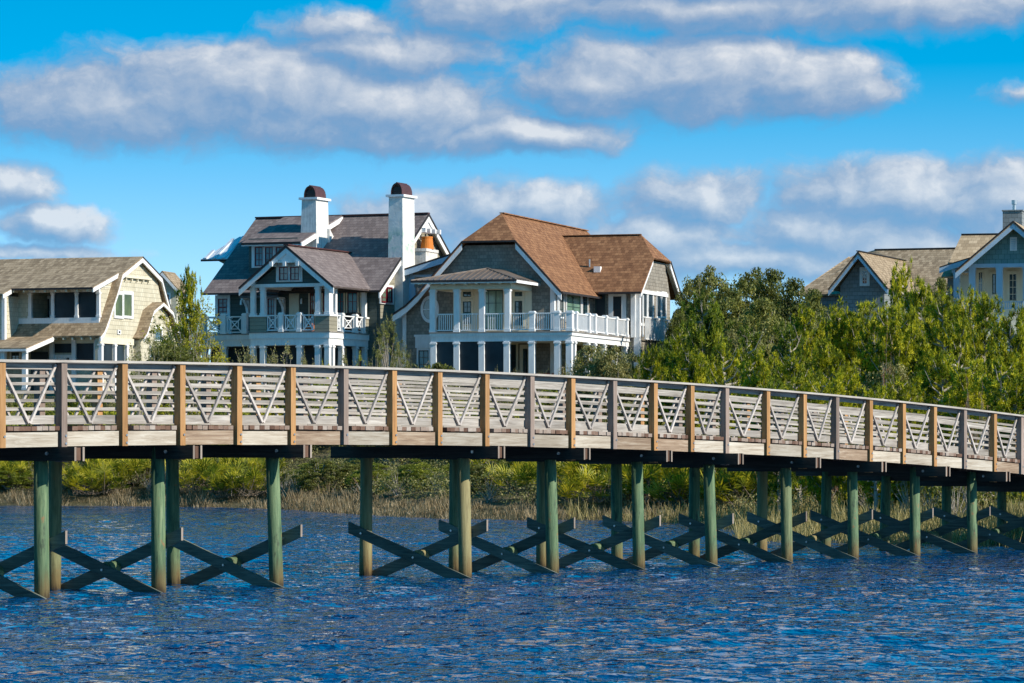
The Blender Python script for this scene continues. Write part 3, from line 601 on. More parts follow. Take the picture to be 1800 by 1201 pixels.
# main roof
vF = 3.22; e = (-1.5, zof(-1.5)); vB = 24.3
polys = [[(ur, 5.55, zr), (-3.99, vF, zof(-3.99)), (e[0], vF, e[1]), (e[0], vB, e[1]), (ur, 22, zr)],
         [(ur, 5.55, zr), (-6.91, vF, zof(-6.91)), (-3.99, vF, zof(-3.99))],
         [(ur, 5.55, zr), (ur, 22, zr), (-8.55, vB, zof(-8.55)), (-8.55, vF, zof(-8.55)), (-6.91, vF, zof(-6.91))],
         [(ur, 22, zr), (e[0], vB, e[1]), (-8.55, vB, zof(-8.55))]]
for a, b in zip(prof[1:-1], prof[2:]): polys.append([(a[0], vF, a[1]), (a[0], vB, a[1]), (b[0], vB, b[1]), (b[0], vF, b[1])])
roof = roofslab(H, 'roof', polys, 'roof_brown', .10)
ue2 = uW2+.32; ve = 10.42; zse = lambda v: zr2-abs(v-vr)*s2
ui = ur+(zr-zr2)/sl_
roofslab(H, 'wing_roof', [[(ui-.3, vr, zr2), (-.34, vr, zr2), (ue2, 13.03, zse(13.03)), (ue2, ve, zse(ve)), (-2.2, ve, zse(ve))],
                          [(-.34, vr, zr2), (ue2, 16.77, zse(16.77)), (ue2, 13.03, zse(13.03))],
                          [(ui-.3, vr, zr2+.001), (-2.2, 19.4, zse(19.4)), (ue2, 19.4, zse(19.4)), (ue2, 16.77, zse(16.77)), (-.34, vr, zr2)]], 'roof_brown', .10)
m = MB(); m.bar((ur, 5.6, zr+.02), (ur, 22, zr+.02), .26, .05)
m.bar((ui-.2, vr, zr2+.02), (-.34, vr, zr2+.02), .26, .05)
H.part(m, 'ridge_cap', 'roof_brown')
lf = [(u, vF+.02, z-.11) for u, z in prof]; board(H, 'rake_board', lf, .34, .06)
board(H, 'rake_board', [(-3.99, vF+.02, zof(-3.99)-.11), (e[0], vF+.02, e[1]-.11)], .34, .06)
board(H, 'roof_edge', [(u, vF-.02, z+.01) for u, z in prof], .10, .05, 'dark_edge'); board(H, 'roof_edge', [(-6.91, vF-.02, zof(-6.91)+.01), (-3.99, vF-.02, zof(-3.99)+.01), (e[0], vF-.02, e[1]+.01)], .10, .05, 'dark_edge')
board(H, 'rake_board', [(ue2-.07, 13.03, zse(13.03)-.11), (ue2-.07, ve, zse(ve)-.11)], .22, .06, side='v')
board(H, 'rake_board', [(ue2-.07, 16.77, zse(16.77)-.11), (ue2-.07, 19.4, zse(19.4)-.11)], .28, .06, side='v')
board(H, 'roof_edge', [(ue2-.01, 16.77, zse(16.77)+.01), (ue2-.01, 19.4, zse(19.4)+.01)], .12, .04, 'dark_edge', side='v')
m = MB(); m.slab([(ue2-.08, 16.8, zse(16.8)-.13), (ue2-.08, 19.35, zse(19.35)-.13), (uW2+.001, 19.35, zse(19.35)-.13), (uW2+.001, 16.8, zse(16.8)-.13)], .04); H.part(m, 'soffit', 'ceil')
board(H, 'gutter', [(e[0]+.01, vF, e[1]), (e[0]+.01, ve-.1, e[1])], .11, .07, 'dark_edge', side='v'); board(H, 'gutter', [(-1.5, ve-.06, zse(ve)), (ue2, ve-.06, zse(ve))], .11, .06, 'dark_edge')
# vents
v_, z_ = 12.4, zse(12.4)
m = MB(); u_ = F(1036, 444, v_)[0]; m.cyl((u_, v_, z_), (u_, v_, z_+.42), .06, n=8); H.part(m, 'vent_pipe', 'steel')
u_, v_ = F(1050, 452, 12.1)[0], 12.1; m = MB(); m.box(u_-.16, u_+.2, v_-.16, v_+.16, zse(v_)-.1, zse(v_)+.22); H.part(m, 'roof_vent', 'white')
# deck
m = MB(); m.box(uL-.05, 0.02, -.02, v2, zb+.27, zd); m.box(uL, -.05, .05, v2, zb, zb+.27)
H.part(m, 'deck_beam', 'white'); m = MB(); m.box(uL-.08, .06, -.06, v2-.01, zd+.001, zd+.06); H.part(m, 'deck_floor', 'wood_grey')
m = MB(); m.box(uL+.1, -.25, .25, v2-.1, zb+.20, zb+.268); H.part(m, 'porch_ceiling', 'ceil')
zf = 5.35
for i, p in enumerate((762.5, 803, 847, 891, 935, 980)): H.post(F(p, 620, .12)[0], .17, zf, zb, .30)
H.post(-.17, .17, zf, zb, .30)
for p in (1013.5, 1037, 1049, 1066, 1086, 1103): H.post(-.17, S(p, 620, 0)[0], zf, zb, .26)
# upper pavilion
zt0 = F(850, 508, 0)[1]; zt1 = F(850, 500, 0)[1]; uP0 = F(755.5, 500, 0)[0]; uP1 = F(898, 500, 0)[0]
for p in (761, 803.5, 847.5, 892.5): H.post(F(p, 540, .15)[0], .17, zd+.06, zt0, .28)
m = MB(); m.box(uP0, uP1, .03, .31, zt0, zt1+.12); m.box(uP1-.28, uP1, .31, vw-.002, zt0, zt1+.12); m.box(uP0, uP0+.28, .31, vw-.002, zt0, zt1+.12)
H.part(m, 'porch_beam', 'cream')
m = MB(); m.box(uP0+.1, uP1-.1, .2, vw-.01, zt1+.125, zt1+.17); H.part(m, 'porch_ceiling', 'ceil')
ue0 = F(722, 496, -.55)[0]; ue1 = F(907, 494, -.55)[0]; zE = zt1+.22; zA = F(857, 472, 2.2)[1]; ua = F(857, 472, 2.2)[0]; vR = vw-.01
pm = [[(ue0, -.55, zE), (ue1, -.55, zE), (ua, 2.2, zA)], [(ue1, -.55, zE), (ue1, vR, zE), (ua+.5, vR, zA-.02), (ua, 2.2, zA)], [(ue0, -.55, zE), (ua, 2.2, zA), (ua-.6, vR, zA-.02), (ue0, vR, zE)]]
pr = roofslab(H, 'metal_porch_roof', pm, 'metal_brown', .06)
m = MB()
for i in range(1, 18):      # standing seams
    u = ue0+(ue1-ue0)*i/18; t = min((u-ue0)/(ua-ue0), (ue1-u)/(ue1-ua)); m.bar((u, -.55, zE+.015), (u, -.55+2.75*t, zE+(zA-zE)*t+.015), .03, .05)
for i in range(1, 6):
    v = -.55+2.75*i/6; t = i/6; m.bar((ue1, v, zE+.01), (ue1+(ua-ue1)*t, v, zE+(zA-zE)*t+.01), .03, .05)
m.bar((ue1, -.55, zE+.01), (ua, 2.2, zA+.01), .12, .06); m.bar((ue0, -.55, zE+.01), (ua, 2.2, zA+.01), .12, .06)
H.part(m, 'seam', 'metal_brown', pr)
board(H, 'gutter', [(ue0, -.60, zE), (ue1+.04, -.60, zE)], .11, .05, 'dark_edge', pr); board(H, 'fascia', [(ue1-.02, -.55, zE-.04), (ue1-.02, vR, zE-.04)], .14, .05, 'white', pr, side='v'); board(H, 'fascia', [(ue0, -.54, zE-.112), (ue1, -.54, zE-.112)], .07, .05, 'white', pr)
brackets(H, 'rafter_tail', [(ue0+.4+i*.62, -.28, zE-.13) for i in range(9)], (.08, .45, .1), 'cream', pr)
# pavilion back wall and openings
m = MB(); m.box(F(797, 540, vw)[0], F(935, 540, vw)[0], vw-.06, vw-.001, zd+.07, zt1+.12); H.part(m, 'warm_lit_wall_panel', 'cream')  # white wall, warm bounce light put into its colour
vb = vw-.06
H.win('F', 811, 832, 509, 525, vb, 2, 1, trim='cream'); H.win('F', 811, 832, 526, 572, vb, 2, 4, trim='cream', meet=True)
H.win('F', 843, 888, 506, 582, vb, 3, 3, gl='glass_green', trim='cream', name='glass_door', label='wide green glass door of the upper porch')
H.win('F', 902, 922, 509, 524, vb, 2, 1, trim='cream'); H.win('F', 902, 922, 525, 575, vb, 2, 4, trim='cream', meet=True)
# round window
c = F(756, 544, vw); m = MB(); N = 28; rx, rz = .40, .57
def ring(m, r0, r1, o0, o1):
    vs = []; 
    for i in range(N):
        t = 2*math.pi*i/N; ct, st_ = math.cos(t), math.sin(t)
        vs += [(c[0]+rx*r0*ct, vw-o0, c[1]+rz*r0*st_), (c[0]+rx*r1*ct, vw-o0, c[1]+rz*r1*st_), (c[0]+rx*r0*ct, vw-o1, c[1]+rz*r0*st_), (c[0]+rx*r1*ct, vw-o1, c[1]+rz*r1*st_)]
    fs = []
    for i in range(N):
        a = 4*i; b = 4*((i+1) % N); fs += [(a+2, a+3, b+3, b+2), (a, b, b+1, a+1), (a+1, b+1, b+3, a+3), (a, a+2, b+2, b)]
    m.add(vs, fs)
ring(m, .95, 1.25, -.02, .08); w_ = H.part(m, 'round_window', 'white', label='large oval window in a white ring')
m = MB(); m.add([(c[0]+rx*math.cos(2*math.pi*i/N), vw-.012, c[1]+rz*math.sin(2*math.pi*i/N)) for i in range(N)], [tuple(range(N))]); H.part(m, 'pane', 'glass_grey', w_)
m = MB(); m.box(c[0]-.02, c[0]+.02, vw-.05, vw-.015, c[1]-rz, c[1]+rz); m.box(c[0]-rx, c[0]+rx, vw-.052, vw-.016, c[1]-.02, c[1]+.02); H.part(m, 'sash', 'white', w_)
# lower left bay and corner boards
m = MB(); a0 = F(731, 600, vw)[0]; a1 = F(757, 600, vw)[0]; z1 = F(740, 589, vw)[1]; zq = F(740, 612, vw)[1]; m.box(a0, a1+.3, vw-.12, vw-.001, zq, z1); m.box(a0-.05, a1+.3, vw-.17, vw-.121, z1-.1, z1+.01); H.part(m, 'bay_hood', 'white')
H.win('F', 733, 757, 612, 656, vw, 2, 3, gl='glass_sky_tint')
m = MB(); m.box(uW0-.03, uW0+.17, vw-.05, vw+.1, 5.2, 9.8); m.box(uc-.2, uc+.03, vw-.05, vw+.2, 5.2, zof(uc)-.3); m.box(uW2-.3, uW2+.03, v2-.05, v2+.22, 5.2, 11.0); H.part(m, 'corner_board', 'white')
# lower front wall: screens and doors
for p0, p1 in ((767, 798), (809, 841), (853, 886)):
    m = MB(); m.box(F(p0, 620, .2)[0], F(p1, 620, .2)[0], .16, .18, zf, zb); H.part(m, 'porch_screen', 'shaded_screen')
H.win('F', 776, 796, 612, 660, vw, 1, 2, trim='white'); H.win('F', 812, 838, 613, 665, vw, 2, 3); H.win('F', 893, 911, 602, 665, vw, 1, 2, trim='cream', gl='shaded_screen')
H.win('F', 914, 934, 606, 668, vw, 1, 1, trim='cream', tw=.18, gl='glass', name='door'); H.win('F', 985, 997, 600, 660, 9.0, 1, 2)
# side wall upper: tall windows, lamps
H.win('S', 981, 990, 512, 560, uc, 1, 3, gl='glass_grey', trim='white'); H.win('S', 993.5, 1020, 510, 568, uc, 2, 2, gl='glass_green', name='glass_door', label='glazed side door with pale green curtains'); H.win('S', 1021.5, 1032, 512, 560, uc, 1, 3)
for p, y in ((977, 514), (1036.5, 519)):
    vv, z_ = S(p, y, uc); m = MB(); m.cyl((uc+.12, vv, z_-.2), (uc+.12, vv, z_+.1), .09, .07, 8); m.box(uc, uc+.12, vv-.04, vv+.04, z_+.05, z_+.1); H.part(m, 'wall_lamp', 'black_metal')
# wing front
H.win('F', 1045.5, 1066, 514, 575, v2, 1, 1, gl='shaded_screen', trim='shake_taupe', tw=.03, name='recess_shade'); H.win('F', 1070, 1101, 511, 575, v2, 1, 2, gl='shaded_screen', tw=.26, sash='dark_edge', name='door', label='dark glazed door in a wide white frame')  # opaque dark pane paints in the shade of the open recess
m = MB(); u_ = F(1112, 550, v2-.2)[0]; m.box(u_-.12, u_+.12, v2-.14, v2-.05, zd+.06, 11.0); H.part(m, 'pilaster', 'white')
# wing gable wall windows
for p0, p1 in ((1127, 1137), (1137.5, 1147.5), (1152.5, 1161), (1161.5, 1170)): H.win('S', p0, p1, 513, 560, uW2, 1, 1, gl='shaded_screen', tw=.07, sash='white')
m = MB(); va = S(1124.5, 512, uW2)[0]; vb_ = S(1172, 516, uW2)[0]; m.box(uW2+.001, uW2+.09, va, vb_, 11.0, 11.2); m.box(uW2+.001, uW2+.07, va, vb_, 9.25, 9.4); H.part(m, 'frieze_board', 'white')
m = MB(); z0_ = S(1150, 560, uW2)[1]; H.rail('S', va+.3, vb_, zd-.1, z0_, uW2+.2)
# deck railings
zt = F(1005, 549, 0)[1]; zn = F(1005, 546, 0)[1]
ed = [F(p, 560, .1)[0] for p in (768, 797.5)], [F(p, 560, .1)[0] for p in (810, 841)], [F(p, 560, .1)[0] for p in (854, 886)], [F(p, 560, .1)[0] for p in (899, 930)], [F(p, 560, .1)[0] for p in (941, 975)], [F(p, 560, .1)[0] for p in (984, 996)]
for a, b in ed: H.rail('F', a, b, zd+.06, zt, .12)
for p in (936, 980): H.post(F(p, 560, .12)[0], .12, zd+.06, zn, .27, 'newel_post')
H.post(-.13, .13, zd+.06, zn, .3, 'newel_post')
nv = [S(p, 560, 0)[0] for p in (1015.5, 1038, 1048.5, 1067.5, 1086, 1104.5)]
for v in nv: H.post(-.13, v, zd+.06, zn, .24, 'newel_post')
vv = [.25]+nv
for a, b in zip(vv[:-1], vv[1:]): H.rail('S', a+.12, b-.12, zd+.06, zt, -.13)
# left wing with its shed roof, big window and chimney pot
v5 = 5.2; uA, zA_ = F(717, 486, v5+.6); uB = F(800, 470, v5+.6)[0]; tL = F(695, 477, v5); tR = F(800, 443, v5); sk = (tR[1]-tL[1])/(tR[0]-tL[0]); zs = lambda u: tL[1]+(u-tL[0])*sk
m = MB(); m.prism_v([(uA, 5.2), (uB, 5.2), (uB, zs(uB)-.3), (uA, zs(uA)-.3)], v5+.6, v5+7); H.part(m, 'left_wing_wall', 'bluegrey_trim')
m = MB(); m.prism_v([(uA+.3, zs(uA)-1.0), (uB, zs(uA)-1.0), (uB, zs(uB)-.32), (uA+.3, zs(uA+.3)-.32)], v5+.55, v5+.599); H.part(m, 'gable_infill', 'shake_taupe')
roofslab(H, 'left_wing_roof', [[(tL[0], v5, tL[1]), (tR[0], v5, tR[1]), (tR[0], v5+7.5, tR[1]), (tL[0], v5+7.5, tL[1])]], 'dark_edge', .09)
board(H, 'rake_board', [(tL[0], v5+.01, tL[1]-.09), (tR[0], v5+.01, tR[1]-.09)], .30, .06, 'bluegrey_trim')
H.win('F', 726, 775, 483, 530, v5+.6, 1, 1, gl='glass_grey', sash='bluegrey_trim', trim='bluegrey_trim')
vc = 7.2; u0_, z1_ = F(725, 437, vc); u1_, _ = F(748.5, 437, vc); v1_ = S(769, 440, u1_)[0]
m = MB(); m.box(u0_, u1_, vc, v1_, 9, z1_-.02); m.box(u0_-.05, u1_+.05, vc-.05, v1_+.05, z1_-.16, z1_); ch = H.part(m, 'chimney', 'stucco')
cu, cz = (u0_+u1_)/2+.12, (vc+v1_)/2; m = MB(); r_ = .33; m.cyl((cu, cz, z1_), (cu, cz, z1_+.62), .36, .29, 20); m.cyl((cu, cz, z1_+.60), (cu, cz, z1_+.68), .31, .31, 20); o = H.part(m, 'chimney_pot', 'terracotta', ch)
Hbrown = H
for u, v, z1 in ((uc+.09, vw+.35, 10.9), (uW2+.1, v2+.35, 10.9)):
    m = MB(); m.box(u-.04, u+.04, v-.05, v+.05, zd+.1, z1); H.part(m, 'downspout', 'white')
# rocking chair on the lower porch
def rocking_chair(u, v, zz, rot, lab):
    P = Vector((H.O[0]+u*H.ca+v*H.sa, H.O[1]-u*H.sa+v*H.ca, zz)); t = tag(empty('rocking_chair', P, rot), lab, 'rocking chair', 'rocking chairs on the lower porch')
    m = MB(); m.box(-.28, .28, -.25, .25, .40, .44); m.build('seat', 'chairred', t)
    m = MB(); m.bar((-.27, .25, .42), (-.27, .38, 1.15), .045, .045); m.bar((.27, .25, .42), (.27, .38, 1.15), .045, .045); m.bar((-.3, .38, 1.12), (.3, .38, 1.12), .03, .09)
    for i in range(6): x = -.2+i*.08; m.bar((x, .26, .45), (x, .375, 1.1), .03, .015)
    m.build('backrest', 'chairred', t)
    for sx in (-.27, .27):
        m = MB(); m.bar((sx, -.2, .05), (sx, -.2, .62), .04, .04); m.bar((sx, .22, .05), (sx, .22, .45), .04, .04); m.bar((sx, -.26, .63), (sx, .3, .63), .05, .025); m.build('leg', 'chairred', t)
        m = MB(); pts = [(sx, -.45+i*.13, .02+.10*((i-3.5)/3.5)**2) for i in range(8)]
        for a, b in zip(pts[:-1], pts[1:]): m.bar(a, b, .035, .05)
        m.build('rocker', 'chairred', t)
rocking_chair(F(953, 640, 1.6)[0], 1.6, 5.36, R(-10), 'dark red rocking chair between the fifth and sixth lower columns of the brown roofed house')
rocking_chair(F(974, 640, 1.6)[0], 1.6, 5.36, R(-25), 'dark red rocking chair half hidden behind the sixth lower column of the brown roofed house')

# ------------------------------------------------------------------ slate green house with two white chimneys
H = House('chimney_house', 579, 190, 22, 5.2, 'slate green house with two tall white chimneys, grey roof and white porch with crossed railings')
F, S = H.F, H.S
zd = F(579, 584, 0)[1]; zm = F(579, 594, 0)[1]; zb = F(579, 606, 0)[1]; uC0 = F(438, 590, 0)[0]; vW = 5.0; ug = 1.0; uw = .62
va = S(754, 376, ug)[0]; zA = S(754, 376, ug)[1]; vf, zf_ = 4.15, 10.93; uLr = -9.35
kn = (5.35, 11.75)
m = MB(); m.box(-8.9, uw-.2, vW, vW+.2, 5.2, 11.15)
m.prism_u([(vW+.2, 5.2), (2*va-vW, 5.2), (2*va-vW, 11.2), (va, zA-.25), (kn[0], kn[1]-.15), (vW+.0, 11.45)], uw-.199, uw)
m.prism_u([(vW+.2, 5.2), (2*va-vW, 5.2), (2*va-vW, 11.2), (va, zA-.25), (kn[0], kn[1]-.15), (vW+.2, 11.25)], -8.9, -8.7); m.box(-8.7, uw-.2, 2*va-vW-.2, 2*va-vW-.001, 5.2, 11.2)
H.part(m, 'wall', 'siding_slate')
m = MB(); m.prism_u([(vW-.001, 5.2), (2*va-vW, 5.2), (2*va-vW, 11.2), (va, zA-.27), (kn[0], kn[1]-.17), (vW-.001, 11.4)], uw+.001, uw+.02); H.part(m, 'gable_wall', 'siding_sunlit', label='boarded gable wall with sunlight painted in as olive grey')
polys = [[(uLr, va, zA), (ug, va, zA), (ug, kn[0], kn[1]), (uLr, kn[0], kn[1])], [(uLr, kn[0], kn[1]), (ug, kn[0], kn[1]), (ug, vf-.05, zf_), (uLr, vf-.05, zf_)], [(uLr, va, zA), (ug, va, zA), (ug, 2*va-vf, zf_), (uLr, 2*va-vf, zf_)]]
roofslab(H, 'roof', polys, 'roof_grey', .12)
m = MB(); m.bar((uLr, va, zA+.03), (ug, va, zA+.03), .3, .08); H.part(m, 'ridge_cap', 'copper')
rk = [(ug-.07, vf-.05, zf_-.12), (ug-.07, kn[0], kn[1]-.12), (ug-.07, va, zA-.12)]; board(H, 'rake_board', rk, .30, .07, side='v'); board(H, 'rake_board', [(ug-.07, va, zA-.12), (ug-.07, 2*va-vf, zf_-.12)], .30, .07, side='v')
board(H, 'roof_edge', [(ug-.01, 2*va-vf, zf_+.01), (ug-.01, va, zA+.01), (ug-.01, kn[0], kn[1]+.01), (ug-.01, vf-.05, zf_+.01)], .12, .04, 'dark_edge', side='v')
# gable truss with brackets
m = MB(); zq = S(760, 405, ug)[1]; hv = (zA-zq)/.8; m.prism_u([(va-hv*.95, zq), (va+hv*.95, zq), (va, zA-.3)], ug-.12, ug-.08); H.part(m, 'gable_panel', 'white')
brackets(H, 'gable_bracket', [(ug-.05, va+q, zq+.05) for q in (-.95, -.3, .35, 1.0)], (.6, .18, .24))
m = MB(); m.slab([(ug-.08, va, zA-.14), (ug-.08, 2*va-vf, zf_-.14), (uw+.02, 2*va-vf, zf_-.14), (uw+.02, va, zA-.14)], .05); H.part(m, 'soffit', 'ceil')
board(H, 'gutter', [(uLr, vf-.10, zf_), (ug, vf-.10, zf_)], .1, .05, 'dark_edge')
# chimneys with barrel vaulted copper caps
def chimney(p0, p1, p2, ytop, zlow, vfront, label, flare=0):
    u0, zt = F(p0, ytop, vfront); u1 = F(p1, ytop, vfront)[0]; v1 = S(p2, ytop+4, u1)[0]
    m = MB(); b = .10
    m.hexa([(u0-b, vfront-b, zlow), (u1+b, vfront-b, zlow), (u1+b, v1+b, zlow), (u0-b, v1+b, zlow), (u0, vfront, zt-.12), (u1, vfront, zt-.12), (u1, v1, zt-.12), (u0, v1, zt-.12)])
    ch = H.part(m, 'chimney', 'stucco_stained' if 'green' in label else 'stucco', label=label)
    m = MB(); m.box(u0-.13, u1+.13, vfront-.13, v1+.13, zt-.12, zt); H.part(m, 'chimney_slab', 'white', ch)
    m = MB(); uc_, w, n = (u0+u1)/2, (u1-u0)/2*.84, 12; arch = [(uc_+w*math.cos(math.pi*i/n), zt+.01+.62*math.sin(math.pi*i/n)**.8) for i in range(n+1)]
    va0, va1 = vfront+.10, v1-.1
    for (ua_, za), (ub_, zb_) in zip(arch[:-1], arch[1:]):
        cx, cz = uc_, zt; ia = (uc_+(ua_-uc_)*.9, zt+(za-zt)*.93); ib = (uc_+(ub_-uc_)*.9, zt+(zb_-zt)*.93)
        m.hexa([(ia[0], va0, ia[1]), (ib[0], va0, ib[1]), (ib[0], va1, ib[1]), (ia[0], va1, ia[1]), (ua_, va0, za), (ub_, va0, zb_), (ub_, va1, zb_), (ua_, va1, za)])
    m.bar((uc_, va0, zt+.64), (uc_, va1, zt+.64), .07, .05)
    H.part(m, 'copper_cap', 'copper', ch)
    m = MB(); m.box(uc_-w*.85, uc_+w*.85, va0+.12, va0+.16, zt+.001, zt+.42); m.box(uc_-w*.85, uc_+w*.85, va0+.01, va0+.03, zt+.2, zt+.23); H.part(m, 'arch_plate', 'black_metal', ch)  # black plate and cross bar inside the open arch
    return u0, u1, v1, zt
chimney(530.5, 555.5, 576.5, 347.5, 11.2, 7.0, 'left white stucco chimney with an arched copper cap')
c2 = chimney(683.5, 707.5, 728, 342.5, 5.2, 6.9, 'right white stucco chimney streaked with green')
m = MB(); zz = F(555, 436, 7)[1]; u_ = F(555.5, 436, 7)[0]; m.prism_u([(8.3, zz-.3), (9.3, zz+.35), (8.3, zz+1.1)], u_-.1, u_+.2); H.part(m, 'chimney_shoulder', 'stucco')
# shed dormer
vd = 5.75; uD0 = F(437.5, 450, vd)[0]; uD1 = F(523, 450, vd)[0]; ze = F(470, 426, 5.15)[1]; eL = F(424, 426, 5.15)[0]; eR = F(528.5, 426, 5.15)[0]; tR_ = F(596, 384, va)[0]
m = MB(); m.box(uD0, uD1, vd, vd+.2, 11.6, ze+.25); m.prism_u([(vd+.2, 11.9), (va-.8, 14.8), (vd+.2, ze+.25)], uD0, uD0+.2); m.prism_u([(vd+.2, 11.9), (va-.8, 14.8), (vd+.2, ze+.25)], uD1-.2, uD1); H.part(m, 'dormer_wall', 'siding_slate')
roofslab(H, 'dormer_roof', [[(eL, 5.15, ze), (eR, 5.15, ze), (eR, va-.2, zA+.02), (eL, va-.2, zA+.02)]], 'roof_grey', .13)
board(H, 'dormer_rake', [(eR-.01, 5.15, ze-.06), (eR-.01, va-.2, zA-.05)], .26, .07, side='v'); board(H, 'gutter', [(eL, 5.1, ze), (eR, 5.1, ze)], .11, .05, 'dark_edge'); board(H, 'fascia', [(eL, 5.17, ze-.125), (eR, 5.17, ze-.125)], .06, .05)
m = MB(); a0 = F(443, 450, vd)[0]; m.box(a0, uD1-.3, vd-.06, vd-.001, F(450, 471, vd)[1], F(450, 431, vd)[1]); H.part(m, 'dormer_trim', 'white')
for p in (448, 466, 484.5, 503): H.win('F', p-.5, p+15.5, 433, 469, vd-.06, 2, 3, sash='red_sash', gl='glass_sky_tint', tw=.03)
# porch: forward centre bay
vP = 0.0
m = MB(); m.box(uC0, 0, 0, vW-.01, zm, zd); m.box(uC0+.05, -.06, .06, vW-.01, zb, zm); u3 = F(350, 595, 1.6)[0]; m.box(u3, uC0-.001, 1.6, vW-.01, zm+.02, zd-.02); m.box(u3+.06, uC0-.001, 1.66, vW-.01, zb+.02, zm+.02); H.part(m, 'deck_beam', 'white')
m = MB(); m.box(uC0-.03, .04, -.04, vW-.02, zd+.001, zd+.05); m.box(u3-.03, uC0-.032, 1.56, vW-.02, zd-.019, zd+.03); H.part(m, 'deck_floor', 'wood_grey')
zc = F(500, 505, .1)[1]; zgb = F(500, 499, .1)[1]
for p in (445, 462.5, 559): H.post(F(p, 540, .15)[0], .17, zd+.9, zc, .24)
H.post(-.16, .17, zd+.9, zc, .26); 
for p in (585.5, 593): H.post(-.16, S(p, 540, 0)[0], zd+.9, zc, .22)
for p in (645, 653): H.post(-.16, S(p, 540, 0)[0], zd+.05, zc, .22)
# solid corner panels clad in siding, with a cap
pa = [(F(438.5, 560, 0)[0], F(467, 560, 0)[0]), (F(553.5, 560, 0)[0], -.02)]; m = MB(); m2 = MB(); vpn = S(593.5, 560, 0)[0]
for a, b in pa: m.box(a, b, .03, .28, zd+.05, zd+.84); m2.box(a-.04, b+.04, -.01, .32, zd+.841, zd+.93)
m.box(-.28, -.02, .281, vpn, zd+.05, zd+.84); m2.box(-.32, .02, .321, vpn+.03, zd+.841, zd+.93); vq = S(644, 560, 0)[0]
m.box(-.28, -.02, vq, vW-.02, zd+.05, zd+.84); m2.box(-.32, .02, vq-.03, vW-.03, zd+.841, zd+.93)
H.part(m, 'porch_panel', 'siding_sunlit'); H.part(m2, 'panel_cap', 'white')
zr_ = zd+.93; e4 = [F(p, 560, .1)[0] for p in (467.5, 491, 499, 522, 531, 552.5)]
for a, b in zip(e4[0::2], e4[1::2]): H.xrail('F', a, b, zd+.05, zr_, .14)
for p in (494.8, 526.5): H.post(F(p, 560, .14)[0], .14, zd+.05, zr_+.12, .22, 'newel_post')
nv = [S(p, 560, 0)[0] for p in (594, 604.5, 628, 643)]
for p in (604.5, 628.5): H.post(-.14, S(p, 560, 0)[0], zd+.05, zr_+.12, .22, 'newel_post')
for a, b in zip(nv[:-1], nv[1:]): H.xrail('S', a+.1, b-.1, zd+.05, zr_, -.14)
# left balcony
z5 = zd+.03; y6 = 1.72; e5 = [F(p, 565, y6)[0] for p in (357.5, 394, 431)]
for u in e5: H.post(u, y6, z5, z5+1.08, .24, 'newel_post')
for a, b in zip(e5[:-1], e5[1:]): H.xrail('F', a+.12, b-.12, z5, z5+.93, y6)
H.xrail('S', y6+.15, vW-.3, z5, z5+.93, e5[0]); H.post(e5[0], vW-.2, z5, z5+1.05, .2, 'newel_post')
# lower columns
for p in (445, 462.5, 527, 559): H.post(F(p, 620, .15)[0], .17, 5.25, zb, .27)
H.post(-.17, .17, 5.25, zb, .27)
for p in (588.5, 605, 630, 646): H.post(-.17, S(p, 620, 0)[0], 5.25, zb, .24)
for p in (360, 394.5): H.post(F(p, 620, 1.75)[0], 1.8, 5.25, zb+.02, .26)
m = MB(); m.box(F(364, 620, 1.8)[0], uC0-.05, 2.2, 2.23, 5.25, zb); m.box(uC0+.2, -.4, 1.2, 1.23, 5.25, zb); m.box(-.5, -.47, 1.2, vW-.05, 5.25, zb); H.part(m, 'porch_screen', 'shaded_screen')
# porch gable
pu = F(502, 431, -.5)[0]; pz = F(502, 431, -.5)[1]; fl = F(419.5, 505, -.5); fr = F(586, 503, -.5); vI = S(624.5, 444, pu)[0]; zE = (fl[1]+fr[1])/2; hw = (fr[0]-fl[0])/2; pu = (fl[0]+fr[0])/2
sl2 = (pz-zE)/hw; m = MB()
uf = F(470, 505, .1)[0]
roofslab(H, 'porch_roof', [[(pu, -.5, pz), (pu, vI+.3, pz), (fr[0], 5.4, zE), (fr[0], -.5, zE)], [(pu, -.5, pz), (pu, vI+.3, pz), (fl[0], 5.0, zE), (fl[0], -.5, zE)]], 'roof_grey', .12)
m = MB(); m.bar((pu, -.5, pz+.02), (pu, vI, pz+.02), .28, .06); H.part(m, 'ridge_cap', 'copper')
board(H, 'rake_board', [(fl[0], -.49, zE-.11), (pu, -.49, pz-.11), (fr[0], -.49, zE-.11)], .32, .07); board(H, 'roof_edge', [(fl[0], -.53, zE+.01), (pu, -.53, pz+.01), (fr[0], -.53, zE+.01)], .11, .04, 'dark_edge')
g0, g1_ = F(447, 500, .1)[0], -.05; zz0 = zgb; m = MB(); m.prism_v([(g0, zz0), (g1_, zz0), (pu, pz-.45)], .15, .3); H.part(m, 'porch_gable_wall', 'siding_slate')
m = MB(); m.box(g0-.15, 0.05, .0, .33, zc, zgb); m.box(-.28, 0.02, .331, vW-.01, zc, zgb+.1); m.box(g0-.1, g0+.18, .331, vW-.01, zc, zgb+.1); H.part(m, 'porch_beam', 'white')
zt_ = F(502, 462, -.4)[1]; hp = (pz-zt_)/sl2; m = MB(); m.prism_v([(pu-hp, zt_), (pu+hp, zt_), (pu, pz-.35)], -.42, -.38); H.part(m, 'gable_panel', 'white')
brackets(H, 'gable_bracket', [(F(p, 462, -.3)[0], -.25, zt_+.06) for p in (479.5, 503, 525.5)]+[(F(p, 499, -.3)[0], -.15, F(p, 495, -.3)[1]) for p in (439, 567)], (.17, .62, .24))
